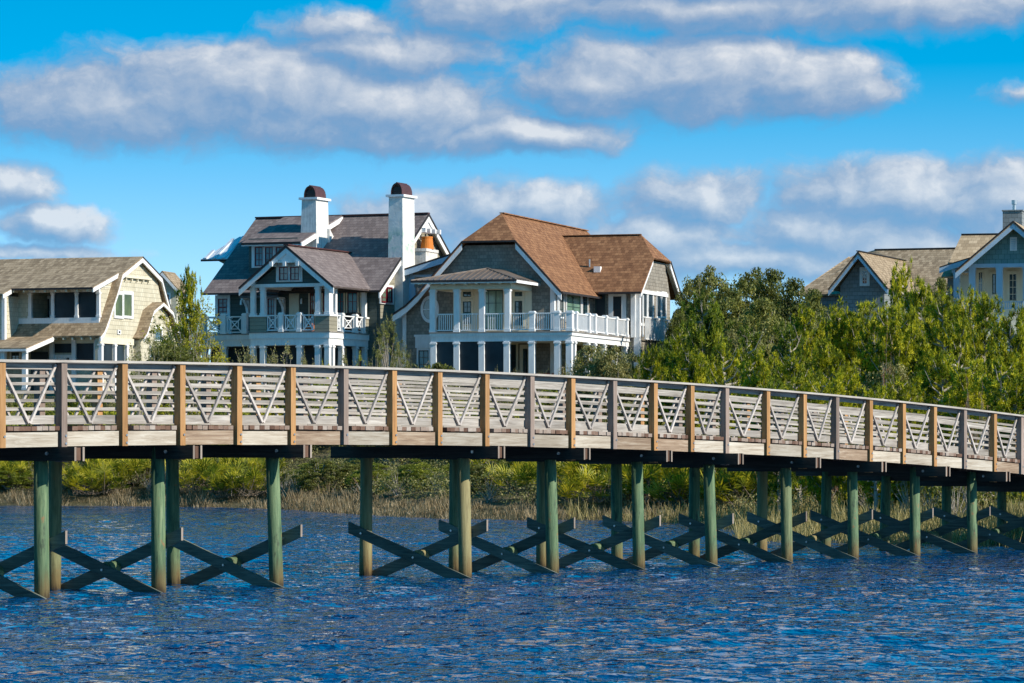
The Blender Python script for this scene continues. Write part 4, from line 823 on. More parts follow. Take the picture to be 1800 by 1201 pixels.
m = MB(); a0, a1 = F(486, 480, .15)[0], F(532, 480, .15)[0]; m.box(a0, a1, .09, .149, F(500, 496, .15)[1], F(500, 462, .15)[1]); H.part(m, 'window_surround', 'white')
for p in (490, 509.5): H.win('F', p, p+18, 468, 494, .09, 2, 2, sash='red_sash', gl='glass_grey', tw=.03)
m = MB(); m.box(uC0+.2, -.3, .35, vW-.05, zgb+.11, zgb+.15); H.part(m, 'porch_ceiling', 'ceil')
# pent roof over the left door with brackets
m = MB(); pz0, pz1 = F(450, 521, 4.2)[1], F(450, 505, 4.9)[1]; roofslab(H, 'pent_roof', [[(F(421, 521, 4.1)[0], 4.1, pz0), (F(489, 521, 4.1)[0], 4.1, pz0), (F(489, 505, 4.99)[0], 4.99, pz1), (F(421, 505, 4.99)[0], 4.99, pz1)]], 'roof_grey', .1)
for p in (431, 494):
    u = F(p, 530, 4.6)[0]; m = MB()
    for (a, b) in (((4.95, -.95), (4.8, -.5)), ((4.8, -.5), (4.45, -.2)), ((4.95, -.12), (4.2, -.12)), ((4.95, -1.), (4.95, -.1))): m.bar((u, a[0], pz0+a[1]), (u, b[0], pz0+b[1]), .14, .13)
    H.part(m, 'door_bracket', 'white')
# openings of the upper front wall
H.win('F', 379, 405, 519, 560, vW, 2, 4, sash='red_sash', gl='glass_sky_tint', tw=.16, meet=True)
H.win('F', 468, 486, 521, 582, vW, 2, 4, sash='red_sash', gl='glass_sky_tint', name='door')
m = MB(); m.box(F(509, 540, vW)[0], F(526, 540, vW)[0], vW-.06, vW-.001, zd+.05, F(515, 509, vW)[1]); H.part(m, 'panel_door', 'cream', label='pale panelled door at the middle of the upper porch')
for p0, p1 in ((543, 556), (566, 577), (591, 607), (609, 631)): H.win('F', p0, p1, 511, 582, vW, 2, 4, sash='red_sash', gl='glass_sky_tint' if p0 > 590 else 'glass', tw=.07, trim='cream', name='door' if p0 > 600 else 'window')
m = MB(); m.box(F(633, 540, vW)[0], F(640, 540, vW)[0], vW-.05, vW-.001, zd+.05, zc); m.box(F(585, 540, vW)[0], F(590, 540, vW)[0], vW-.05, vW-.001, zd+.05, zc); H.part(m, 'door_trim', 'cream')
for p, y in ((426, 531), (501, 530), (532, 529), (637.5, 527)):
    u, z_ = F(p, y, vW); m = MB(); m.cyl((u, vW-.14, z_-.16), (u, vW-.14, z_+.1), .08, .06, 8); m.box(u-.03, u+.03, vW-.14, vW, z_+.08, z_+.12); H.part(m, 'wall_lamp', 'steel')
# red window in the sunlit gable wall and ground floor door
H.win('S', 667, 690.5, 501, 535, uw+.02, 1, 1, gl='glass_grey', sash='white', tw=.1); 
for p0, p1 in ((670, 678.5), (680, 688)): H.win('S', p0, p1, 505, 532, uw+.09, 2, 3, sash='red_sash', trim='red_sash', gl='glass_green', tw=.03)
H.win('S', 670, 684, 608, 650, uw+.02, 1, 1, gl='glass_sky_tint', sash='red_sash', tw=.12, name='door'); H.win('F', 372, 392, 610, 655, vW, 1, 2)
# metal roofed balcony on the left flank
v6 = 7.6; a_ = F(353, 456, v6); b_ = F(400, 456, v6); t_ = F(424, 422, v6+2.6)
mr = roofslab(H, 'metal_side_roof', [[(a_[0], v6, a_[1]), (uLr+.8, v6, a_[1]), (uLr+.8, v6+2.6, a_[1]+1.35), (t_[0]-.1, v6+2.6, a_[1]+1.35)]], 'metal_white', .06)
m = MB()
for i in range(5): q = (i+.5)/5; u = a_[0]+(uLr+.8-a_[0])*q; t2 = min(1, (u-a_[0]+.15)/(max(.01, t_[0]-a_[0]-.1))) ; m.bar((u, v6, a_[1]+.04), (u, v6+2.6*t2, a_[1]+1.35*t2+.02), .16, .05)
H.part(m, 'seam', 'metal_white', mr); board(H, 'fascia', [(a_[0], v6-.02, a_[1]-.03), (uLr+.5, v6-.02, a_[1]-.03)], .09, .05, 'dark_edge', mr)
m = MB(); m.prism_v([(a_[0]+1.0, a_[1]-.1), (uLr+.3, a_[1]-.1), (uLr+.3, a_[1]-1.6), (uLr-.15, a_[1]-1.5), (uLr-.35, a_[1]-1.0), (a_[0]+1.5, a_[1]-.35)], v6+.1, v6+.4); H.part(m, 'curved_bracket', 'siding_sunlit')
# covered grill on the porch
def grill():
    u = -.75; v = S(621, 560, u)[0]
    P = Vector((H.O[0]+u*H.ca+v*H.sa, H.O[1]-u*H.sa+v*H.ca, zd+.05)); t = tag(empty('covered_grill', P, -H.a), 'barbecue grill under a black cover on the white porch, behind the crossed railing', 'grill')
    m = MB(); n = 8; pr_ = [(-.42, .0), (.42, .0), (.44, .78), (.36, .98), (.2, 1.08), (-.2, 1.08), (-.36, .98), (-.44, .78)]; m.prism_v([(a, b+.05) for a, b in pr_], -.3, .3); m.build('cover', 'grillcover', t)
    for sx in (-.47, .47): m = MB(); m.box(sx-.03, sx+.03, -.2, .2, .7, .76); m.build('handle', 'black_metal', t)
    for sx in (-.34, .34): m = MB(); m.cyl((sx, -.2, .06), (sx, .2, .06), .06, n=10); m.build('wheel', 'black_metal', t)
grill()
u, v = F(543, 577, 1.2)[0], 1.2; m = MB(); m.box(-.22, .22, -.2, .2, 0, .38); m.box(-.2, .2, -.18, .18, .381, .47)
cu_ = m.build('porch_stool', 'cushion'); cu_.location = (H.O[0]+u*H.ca+v*H.sa, H.O[1]-u*H.sa+v*H.ca, zd+.05); cu_.rotation_euler = (0, 0, -H.a)
tag(cu_, 'small orange stool on the porch floor behind the third crossed railing panel', 'stool')

# ------------------------------------------------------------------ cream gambrel house at the left
H = House('gambrel_house', 174, 225, 20, 6.2, 'cream shingled house with tan gambrel roof and recessed white porch, leftmost in the row')
F, S = H.F, H.S
e_ = .3; q = [S(177, 590, e_), S(184, 580, e_), S(191, 562, e_), S(198, 540, e_), S(207, 512, e_), S(216, 480, e_)]; ap = S(251, 451, e_); kn2 = S(285, 486, e_); c_ = ap[0]
mir = [(2*c_-v, z) for v, z in q[::-1]]; U0 = -16
polys = []; fr_ = q+[ap]; 
for a, b in zip(fr_[:-1], fr_[1:]): polys.append([(U0, a[0], a[1]), (e_, a[0], a[1]), (e_, b[0], b[1]), (U0, b[0], b[1])])
bk = [ap]+mir
for a, b in zip(bk[:-1], bk[1:]): polys.append([(U0, a[0], a[1]), (e_, a[0], a[1]), (e_, b[0], b[1]), (U0, b[0], b[1])])
vD = .55; eaveD = (-.84, 12.45); uDr = .0
main = [p for i, p in enumerate(polys) if i >= 5 or i < 0]
strip_ = []
for i, p in enumerate(polys[:5]):     # steep front part only shows right of the porch dormer; the two lowest courses run the whole width
    if i < 2: strip_.append(p)
    else: strip_.append([(-.62, p[0][1], p[0][2]), p[1], p[2], (-.62, p[3][1], p[3][2])])
kz = q[5]
dorm = [[(U0, eaveD[0], eaveD[1]), (uDr, eaveD[0], eaveD[1]), (uDr, kz[0], kz[1]+.03), (U0, kz[0], kz[1]+.03)]]
uS = F(19, 508, -.9)[0]; dorm.append([(U0, -1.95, 12.10), (uS, -1.95, 12.10), (uS, eaveD[0], eaveD[1]), (U0, eaveD[0], eaveD[1])])
roofslab(H, 'roof', main+strip_, 'roof_tan', .12); roofslab(H, 'porch_dormer_roof', dorm, 'roof_tan', .12)
board(H, 'rake_board', [(e_-.08, v, z-.10) for v, z in fr_], .26, .09, side='v'); board(H, 'rake_board', [(e_-.08, v, z-.10) for v, z in bk], .26, .09, side='v')
board(H, 'roof_edge', [(e_-.01, v, z+.01) for v, z in bk], .10, .04, 'dark_edge', side='v')
board(H, 'rake_board', [(uDr-.02, eaveD[0], eaveD[1]-.05), (uDr-.02, kz[0], kz[1]-.02)], .25, .06, side='v'); board(H, 'rake_board', [(uS-.02, -1.95, 12.05), (uS-.02, eaveD[0], eaveD[1]-.05)], .25, .06, side='v')
board(H, 'gutter', [(uS, eaveD[0]-.05, eaveD[1]+.01), (uDr, eaveD[0]-.05, eaveD[1]+.01)], .12, .05, 'dark_edge')
brackets(H, 'rafter_tail', [(-.4-i*.72, eaveD[0]+.35, eaveD[1]-.11) for i in range(8)], (.09, .6, .12), 'cream')
brackets(H, 'rafter_tail', [(-.4-i*.62, q[0][0]+.25, q[0][1]-.11) for i in range(9)], (.09, .45, .12), 'cream')
# gable wall
gp = [(q[0][0]+.35, 6.2)]+[(v+.33, z-.14) for v, z in q[:-1]]+[(q[5][0]+.15, q[5][1]-.15), (c_, ap[1]-.2)]; gp += [(2*c_-v, z) for v, z in gp[::-1][1:]]
m = MB(); m.prism_u(gp, -.25, 0); H.part(m, 'gable_wall', 'shake_cream')
m = MB(); sy = [S(217, 487, .03), S(262, 491, .03)]; zz = (sy[0][1]+sy[1][1])/2; m.box(.001, .22, sy[0][0], sy[1][0], zz-.05, zz+.06)
for i in range(5): v = sy[0][0]+.2+(sy[1][0]-sy[0][0]-.4)*i/4; m.box(.001, .16, v-.05, v+.05, zz-.24, zz-.051)
H.part(m, 'bracket_ledge', 'cream')
H.win('S', 199.5, 216.5, 512, 560, .0, 1, 1, gl='glass_blind', sash='white', tw=.14); H.win('S', 215, 233, 512, 560, .0, 1, 1, gl='glass_blind', sash='white', tw=.14)
m = MB(); v, z_ = S(208, 584, 0); m.box(.001, .08, v-.22, v+.22, z_-.13, z_+.13); o = H.part(m, 'wall_vent', 'white'); m = MB(); m.box(.081, .09, v-.1, v+.1, z_-.06, z_+.06); H.part(m, 'louvre', 'black_metal', o)
# lower band and columns along the gable side
vl = S(232, 600, 0)[0]; zb1 = S(180, 593, 0)[1]; zb0 = S(180, 604, 0)[1]
m = MB(); m.box(.001, .14, q[0][0]+.3, vl, zb0, zb1); H.part(m, 'frieze_board', 'cream')
for p in (177, 200.5, 221.5): H.post(.07, S(p, 620, .07)[0], 6.2, zb0, .26)
vv = [S(p, 620, .0)[0] for p in (181, 196.5, 204.5, 217.5)]
for a, b in ((vv[0], vv[1]), (vv[2], vv[3])): m = MB(); m.box(.01, .03, a, b, 6.9, zb0); H.part(m, 'porch_screen', 'shaded_screen')
# upper porch in the dormer
uA, uB = F(50, 540, vD)[0], F(174, 540, vD)[0]; zP1 = F(100, 559, vD)[1]; zP0 = F(100, 570, vD)[1]; zO1 = F(100, 514, vD)[1]; uPl = F(24, 560, vD)[0]
m = MB(); m.box(uPl, uB, vD, vD+.2, zP0-.1, zP1); m.box(uA-.02, uB, vD, vD+.2, zO1, 12.6); H.part(m, 'porch_parapet', 'white')
for p in (52, 92, 134, 172): H.post(F(p, 540, vD)[0], vD+.1, zP1, zO1, .2)
m = MB(); m.box(uPl, uA-.021, vD+.01, vD+.2, zP1, 12.6); m.box(U0, -.26, 3.2, 3.4, 6.2, 13.2); m.box(-.6, -.27, vD+.22, 3.1, zP1, 12.9); m.box(uA-.2, uA-.03, vD+.21, 3.19, zP1, 12.9)
us = F(8, 540, -1.3)[0]; m.box(U0, us, -1.3, vD+2, 9.2, 12.0)
m.box(uPl, us+.001, vD+.01, vD+.2, 9.4, 12.6)
m.box(U0, -.27, .9, 1.1, 6.2, 9.5); H.part(m, 'porch_wall', 'shake_cream')
m = MB(); m.box(us-.18, us+.03, -1.34, -1.1, 9.2, 12.0); H.part(m, 'corner_board', 'white')
m = MB(); m.box(uA-.2, -.25, vD+.2, 3.2, zO1+.3, zO1+.36); m.box(uA-.2, -.25, vD+.2, 3.2, zP0-.1, zP0-.04); H.part(m, 'porch_ceiling', 'ceil')
for p0, p1 in ((96, 130.5), (137.5, 168)): m = MB(); m.box(F(p0, 540, vD+.1)[0], F(p1, 540, vD+.1)[0], vD+.12, vD+.14, zP1, zO1); H.part(m, 'porch_screen', 'shaded_screen')
H.win('F', 66, 91, 521, 562, 3.2, 2, 1, sash='white', gl='glass', name='glass_door')
# lower front
zl1 = F(120, 590, .9)[1]; m = MB(); m.box(F(92, 600, .9)[0], -.1, .72, .899, F(120, 604, .9)[1], zl1+.1); H.part(m, 'frieze_board', 'cream')
for p0, p1, y0, y1 in ((94, 127, 604.5, 620.5), (135, 167, 604, 645)): m = MB(); m.box(F(p0, 620, .85)[0], F(p1, 620, .85)[0], .83, .86, F(p0, y1, .85)[1], F(p0, y0, .85)[1]); H.part(m, 'porch_screen', 'shaded_screen')
for p in (92, 131, 170): H.post(F(p, 620, .8)[0], .8, 6.2, zl1, .28)
H.win('F', 97, 126, 624, 640, .9, 2, 1, sash='white')
# low porch roof at the far left
ru = F(93, 588, q[0][0])[0]; roofslab(H, 'lower_porch_roof', [[(U0, q[0][0]+.1, q[0][1]+.02), (ru, q[0][0]+.1, q[0][1]+.02), (ru, -3.9, 8.72), (U0, -3.9, 8.72)]], 'roof_tan', .12)
board(H, 'rake_board', [(ru-.02, -3.9, 8.66), (ru-.02, q[0][0]+.1, q[0][1]-.04)], .26, .06, side='v'); board(H, 'fascia', [(U0, -3.92, 8.66), (ru, -3.92, 8.66)], .14, .05)
for p in (6, 44): H.post(F(p, 625, -3.5)[0], -3.5, 6.2, 8.6, .28)
H.win('F', 18, 37, 616, 640, .9, 2, 2, gl='glass'); m = MB(); m.box(F(54, 625, .5)[0], F(84, 625, .5)[0], .5, .53, 6.2, 8.6); H.part(m, 'porch_screen', 'shaded_screen')
# small gambrel bay on the gable side
b_ = .78; pk = S(288, 531, b_); k1 = S(271, 545, b_); f1 = S(264, 568, b_); f2 = S(253, 594, b_); cb = pk[0]
pf = [f2, ((f1[0]*.6+f2[0]*.4), f1[1]*.45+f2[1]*.55), f1, k1, pk]; pb = [(2*cb-v, z) for v, z in pf[::-1]]
al = pf+pb[1:]; roofslab(H, 'bay_roof', [[(0.001, a[0], a[1]), (b_, a[0], a[1]), (b_, b[0], b[1]), (.001, b[0], b[1])] for a, b in zip(al[:-1], al[1:])], 'roof_tan', .09)
board(H, 'rake_board', [(b_-.06, v, z-.06) for v, z in al], .18, .07, side='v')
m = MB(); m.prism_u([(f2[0]+.3, 6.2)]+[(v+.2, z-.15) for v, z in pf[:-1]]+[(cb, pk[1]-.2)]+[(2*cb-v-.2, z-.15) for v, z in pf[:-1][::-1]]+[(2*cb-f2[0]-.3, 6.2)], .002, .45); H.part(m, 'bay_wall', 'shake_cream')
H.win('S', 270, 284, 575, 600, .46, 1, 2); H.win('S', 262, 274, 608, 640, .46, 1, 2)

# ------------------------------------------------------------------ roof peeping out behind the gambrel house
H = House('background_house', 300, 262, 12, 6.4, 'small house mostly hidden behind the gambrel house, only its brown roof showing'); F, S = H.F, H.S
r0 = F(285, 476, 0); rr = F(317, 512, 0); roofslab(H, 'roof', [[(r0[0], 0, r0[1]), (r0[0], 3, r0[1]), (rr[0], 3, rr[1]), (rr[0], 0, rr[1])], [(r0[0], 0, r0[1]), (r0[0], 3, r0[1]), (2*r0[0]-rr[0], 3, rr[1]), (2*r0[0]-rr[0], 0, rr[1])]], 'roof_tan', .15)
board(H, 'rake_board', [(2*r0[0]-rr[0], -.02, rr[1]-.12), (r0[0], -.02, r0[1]-.12), (rr[0], -.02, rr[1]-.12)], .25, .08)
m = MB(); m.box(2*r0[0]-rr[0]+.4, rr[0]-.4, .4, 2.8, 6.4, rr[1]); m.prism_v([(2*r0[0]-rr[0]+.4, rr[1]), (rr[0]-.4, rr[1]), (r0[0], r0[1]-.3)], .4, .6); H.part(m, 'wall', 'shake_cream'); H.win('F', 290, 300, 515, 535, .4, 2, 2)

# ------------------------------------------------------------------ grey gabled house behind the trees
H = House('gabled_house', 1508, 235, 20, 4.2, 'grey house behind the pines, with a tan roof and a pale blue trimmed gable'); F, S = H.F, H.S
ap = F(1508, 442, 0); fl = F(1457, 508, 0); frr = F(1562, 501, 0); zE = fl[1]; hw = (frr[0]-fl[0])/2; uc_ = ap[0]; vk = S(1636, 445, uc_)[0]*.86
roofslab(H, 'gable_roof', [[(uc_, 0, ap[1]), (uc_, vk, ap[1]), (uc_+hw, vk, zE), (uc_+hw, 0, zE)], [(uc_, 0, ap[1]), (uc_, vk, ap[1]), (uc_-hw, vk, zE), (uc_-hw, 0, zE)]], 'roof_tan', .12)
board(H, 'rake_board', [(uc_-hw, .02, zE-.10), (uc_, .02, ap[1]-.10), (uc_+hw, .02, zE-.10)], .34, .08, 'bluegrey_trim'); board(H, 'roof_edge', [(uc_-hw, -.03, zE+.01), (uc_, -.03, ap[1]+.01), (uc_+hw, -.03, zE+.01)], .1, .05, 'dark_edge')
m = MB(); m.prism_v([(uc_-hw+.5, 4.2), (uc_+hw-.5, 4.2), (uc_+hw-.5, zE+.2), (uc_, ap[1]-.25), (uc_-hw+.5, zE+.2)], 1.1, 1.3); m.box(uc_+hw-.7, uc_+hw-.5, 1.31, 20, 4.2, zE-.05); H.part(m, 'wall', 'shake_grey')
H.win('F', 1511.5, 1529, 470, 503, 1.1, 2, 4, sash='white', gl='glass', tw=.15)
vm = 10.0; rl = F(1500, 447, vm+4); rr2 = F(1700, 431, vm+4); lo = F(1420, 506, vm)
zR = (F(1564, 442, vm+4)[1]+F(1680, 434, vm+4)[1])/2
roofslab(H, 'main_roof', [[(rl[0]+.0, vm+4, zR-.35), (rl[0]+1.5, vm+4, zR), (rr2[0], vm+4, zR), (rr2[0], vm-2.5, zE), (lo[0]-.3, vm-2.5, zE)], [(rl[0]-.3, vm+4, zR-.4), (lo[0]-.3, vm-2.5, zE), (lo[0]-.3, vm+10, zE)], [(rl[0]+1.5, vm+4, zR), (rr2[0], vm+4, zR), (rr2[0], vm+10.5, zE), (lo[0], vm+10.5, zE)]], 'roof_tan', .12)
m = MB(); m.box(lo[0]+.4, rr2[0]-.4, vm-2, vm+10, 4.2, zE+.05); m.box(lo[0]+.41, rr2[0]-.41, vm+3.8, vm+4.2, zE+.05, zR-1.6); H.part(m, 'rear_wall', 'shake_grey')
m = MB(); m.bar((rl[0]+1.5, vm+4, zR+.03), (rr2[0], vm+4, zR+.03), .3, .07); m.bar((uc_, 0, ap[1]+.03), (uc_, vk, ap[1]+.03), .25, .05); H.part(m, 'ridge_cap', 'dark_edge')

# ------------------------------------------------------------------ blue gabled house at the right edge
H = House('blue_house', 1781, 205, 14, 4.2, 'blue shingled house cut by the right edge, with a white columned porch under its gable'); F, S = H.F, H.S
ap = F(1781, 388, -.8); fl = F(1679, 475.5, -.8); uc_ = ap[0]; hw = uc_-fl[0]; zE = fl[1]; s_ = (ap[1]-zE)/hw
roofslab(H, 'gable_roof', [[(uc_, -.8, ap[1]), (uc_, 9, ap[1]), (uc_+hw, 9, zE), (uc_+hw, -.8, zE)], [(uc_, -.8, ap[1]), (uc_, 9, ap[1]), (fl[0], 9, zE), (fl[0], -.8, zE)]], 'roof_tan2', .12)
board(H, 'rake_board', [(fl[0], -.78, zE-.08), (uc_, -.78, ap[1]-.10), (uc_+hw, -.78, zE-.08)], .36, .08, 'bluegrey_trim'); board(H, 'roof_edge', [(fl[0], -.84, zE+.01), (uc_, -.84, ap[1]+.01), (uc_+hw, -.84, zE+.01)], .12, .05, 'dark_edge')
zb1 = F(1760, 463.5, 0)[1]; zb0 = F(1760, 470, 0)[1]; ug0 = F(1702, 466, 0)[0]; uR = 2*uc_-ug0
m = MB(); m.prism_v([(ug0+.1, zb1), (uR-.1, zb1), (uc_, ap[1]-.4)], .05, .25); H.part(m, 'gable_wall', 'shake_blue')
m = MB(); m.box(ug0, uR, -.05, .3, zb0, zb1); H.part(m, 'porch_beam', 'bluegrey_trim')
for p in (1709, 1757): H.post(F(p, 500, .1)[0], .12, 8.0, zb0, .34, mat='bluegrey_trim')
H.post(F(1804, 500, .1)[0], .12, 8.0, zb0, .34, mat='bluegrey_trim'); H.post(F(1682, 510, 1.6)[0], 1.6, 8.0, zb0-.2, .34, mat='bluegrey_trim')
m = MB(); m.box(ug0-1.1, ug0+.2, 1.4, 1.8, zb0-.2, zb0); m.box(ug0-1.2, uR, -.3, 3.4, 8.0, 8.25); H.part(m, 'porch_floor', 'bluegrey_trim')
m = MB(); m.box(ug0-.9, uR, 3.4, 3.6, 4.2, zb1); m.box(ug0-.9, ug0-.7, 3.6, 12, 4.2, zE+.4); H.part(m, 'wall', 'cream')
m = MB(); v, z_ = 0, F(1781, 434, .05)[1]; u = F(1781.5, 434, .05)[0]; z0_, z1_ = F(1781, 441, .05)[1], F(1781, 417, .05)[1]; m.box(u-.19, u+.19, 0, .049, z0_, z1_); o = H.part(m, 'gable_vent', 'white')
m = MB(); 
for i in range(6): zz = z0_+.08+i*(z1_-z0_-.12)/6; m.box(u-.12, u+.12, -.02, -.001, zz, zz+.04)
H.part(m, 'louvre', 'bluegrey_trim', o)
H.win('F', 1770, 1791, 477, 532, 3.4, 2, 4, sash='cream', trim='cream', gl='glass', name='glass_door'); H.win('F', 1741, 1754, 478, 520, 3.4, 1, 2, trim='cream', gl='glass'); H.win('F', 1716, 1731, 474, 520, 3.4, 2, 2, trim='cream', gl='glass', sash='cream')
H.rail('F', F(1764, 530, .1)[0], F(1799, 530, .1)[0], F(1780, 545, .1)[1], F(1780, 530, .1)[1], .12, mat='bluegrey_trim')
# chimney and its flue
vc = 8.2; u0, zt = F(1762.5, 370.5, vc); u1 = F(1796.5, 370.5, vc)[0]; m = MB(); m.box(u0, u1, vc, vc+1.2, 9, zt-.03); m.box(u0-.05, u1+.05, vc-.05, vc+1.25, zt-.029, zt+.04); ch = H.part(m, 'chimney', 'shake_grey')
cu, z1_ = F(1783, 352, vc+.6); m = MB(); m.cyl((cu, vc+.6, zt+.04), (cu, vc+.6, z1_-.25), .11, n=12); m.cyl((cu, vc+.6, z1_-.25), (cu, vc+.6, z1_), .16, n=12); H.part(m, 'flue', 'steel', ch)
# left wing roofs
v7 = 4.0; a = F(1690, 413, v7+3.4); b = F(1750, 413, v7+3.4); c = F(1669, 462, v7); roofslab(H, 'left_wing_roof', [[(a[0], v7+3.4, a[1]), (b[0]+1, v7+3.4, a[1]), (b[0]+1, v7-.3, c[1]), (c[0], v7-.3, c[1])], [(a[0], v7+3.4, a[1]), (b[0]+1, v7+3.4, a[1]), (b[0]+1, v7+7, c[1]), (c[0], v7+7, c[1])]], 'roof_tan2', .12)
m = MB(); m.bar((a[0], v7+3.4, a[1]+.03), (b[0]+1, v7+3.4, a[1]+.03), .25, .06); H.part(m, 'ridge_cap', 'dark_edge')
p0 = F(1651, 469, 1.2); p1 = F(1700, 453, 1.2); roofslab(H, 'porch_shed_roof', [[(p0[0], 1.2, p0[1]), (p1[0]+.6, 1.2, p1[1]+.15), (p1[0]+.6, 4.5, p1[1]+.15), (p0[0], 4.5, p0[1])]], 'dark_edge', .06)
board(H, 'fascia', [(p0[0], 1.21, p0[1]-.06), (p1[0]+.2, 1.21, p1[1]-.02)], .3, .06, 'bluegrey_trim')
p0 = F(1656, 487, 4.6); roofslab(H, 'lower_roof', [[(p0[0], 4.2, p0[1]), (F(1680, 487, 4.6)[0], 4.2, p0[1]), (F(1680, 487, 4.6)[0], 6.5, p0[1]+1.1), (p0[0]+.2, 6.5, p0[1]+1.1)]], 'roof_tan2', .1)
m = MB(); m.box(p0[0]+.3, ug0-.9, 4.6, 9, 4.2, p0[1]-.05); H.part(m, 'side_wall', 'shake_grey')
# ================================================================== PLANTS
FM = {
 'pine': foliage('yellow_green_pine_needles', [(.06, .085, .006), (.20, .23, .010), (.40, .40, .014), (.58, .54, .04)], .32),
 'pine_dark': foliage('dark_green_pine_needles', [(.035, .06, .008), (.10, .15, .012), (.20, .25, .02), (.34, .36, .03)], .3),
 'oak': foliage('dark_olive_oak_leaves', [(.045, .055, .012), (.12, .135, .03), (.22, .23, .055), (.36, .34, .12)], .3),
 'olive': foliage('grey_olive_scrub_leaves', [(.085, .085, .03), (.20, .20, .075), (.32, .30, .12), (.50, .44, .22)], .3),
 'green': foliage('mid_green_scrub_leaves', [(.055, .075, .01), (.15, .185, .025), (.28, .31, .04), (.44, .44, .08)], .32),
 'yellow': foliage('yellow_green_leaves', [(.12, .13, .01), (.30, .31, .025), (.46, .43, .04), (.62, .54, .08)], .35),
 'palm': foliage('yellow_green_palmetto_blades', [(.05, .065, .010), (.19, .21, .018), (.42, .38, .025), (.66, .56, .10)], .3, .4),
 'dry': foliage('dry_tan_grass', [(.10, .07, .035), (.22, .165, .09), (.36, .28, .165), (.56, .46, .32)], .2),
 'reed': foliage('olive_tan_reeds', [(.09, .075, .025), (.20, .165, .06), (.33, .27, .10), (.48, .40, .19)], .2),
 'rust': foliage('rust_brown_dead_leaves', [(.12, .05, .02), (.24, .10, .04), (.34, .16, .07), (.36, .22, .12)], .2),
}
MT['bark'] = paint('grey_brown_bark', (.22, .175, .13), .9, .5, .1, 5); MT['bark_pale'] = paint('pale_grey_bark', (.42, .37, .31), .9, .4, .1, 5)
def rnd_dirs(n, r):
    v = r.normal(size=(n, 3)); return v/np.linalg.norm(v, axis=1, keepdims=True)
def leaf_quads(P, size, r, up=.35, aspect=.55):
    """kite shaped leaves at points P"""
    n = len(P); N = rnd_dirs(n, r); N[:, 2] += up; N /= np.linalg.norm(N, axis=1, keepdims=True)
    A = np.cross(N, rnd_dirs(n, r)); A /= np.linalg.norm(A, axis=1, keepdims=True)+1e-9; B = np.cross(N, A)
    s = (size*r.uniform(.6, 1.35, n))[:, None]
    V = np.stack([P-A*s*.5, P+B*s*aspect*.5, P+A*s*.5, P-B*s*aspect*.5], 1).reshape(-1, 3)
    return V, np.arange(4*n).reshape(-1, 4)
def limb(m, pts, r0, r1, n=6):
    k = len(pts)-1
    for i in range(k): m.cyl(pts[i], pts[i+1], r0+(r1-r0)*i/k, r0+(r1-r0)*(i+1)/k, n, caps=False)
def crooked(a, b, k, j, r):
    a = np.array(a, float); b = np.array(b, float); out = [a+(b-a)*i/k+(r.normal(size=3)*j if 0 < i < k else 0) for i in range(k+1)]; return [tuple(p) for p in out]
def make_bush(seed, w, h, blobs, per, size, stems=5, low=.12, blobr=.2, spiky=.3):
    """rounded scrub: leaf clumps on forked stems, open between the clumps"""
    r = np.random.default_rng(seed); m = MB(); P = []
    for i in range(blobs):
        th = r.uniform(0, 2*math.pi); q = r.uniform(0, 1)**.5; z = h*(low+(1-low)*r.uniform(0, 1)**.75)*(1-.45*q*q); rad = w*q*(.55+.45*math.sin(math.pi*min(1, .18+z/h*.8)))
        c = np.array([rad*math.cos(th), rad*math.sin(th), z]); br = blobr*h*r.uniform(.5, 1.2); k = int(per*r.uniform(.5, 1.4))
        d = rnd_dirs(k, r)*(r.uniform(.1, 1, (k, 1))**.45)*br; d[:, 2] *= .62; P.append(c+d)
        if i < stems*3:
            base = (r.normal()*.08*w, r.normal()*.08*w, 0); mid = (c[0]*.4, c[1]*.4, z*.5); limb(m, crooked(base, mid, 2, .04*h, r)+[tuple(c)], .028*h**.7, .008, 5)
        if r.random() < spiky: # twigs standing proud of the crown
            t = c+np.array([r.normal()*.2, r.normal()*.2, br*1.6]); P.append(c+(t-c)*r.uniform(.3, 1.02, (14, 1))+r.normal(size=(14, 3))*.016*h); limb(m, [tuple(c), tuple(t)], .008, .003, 4)
    P = np.concatenate(P); V, Q = leaf_quads(P, size, r); return (V, Q), m
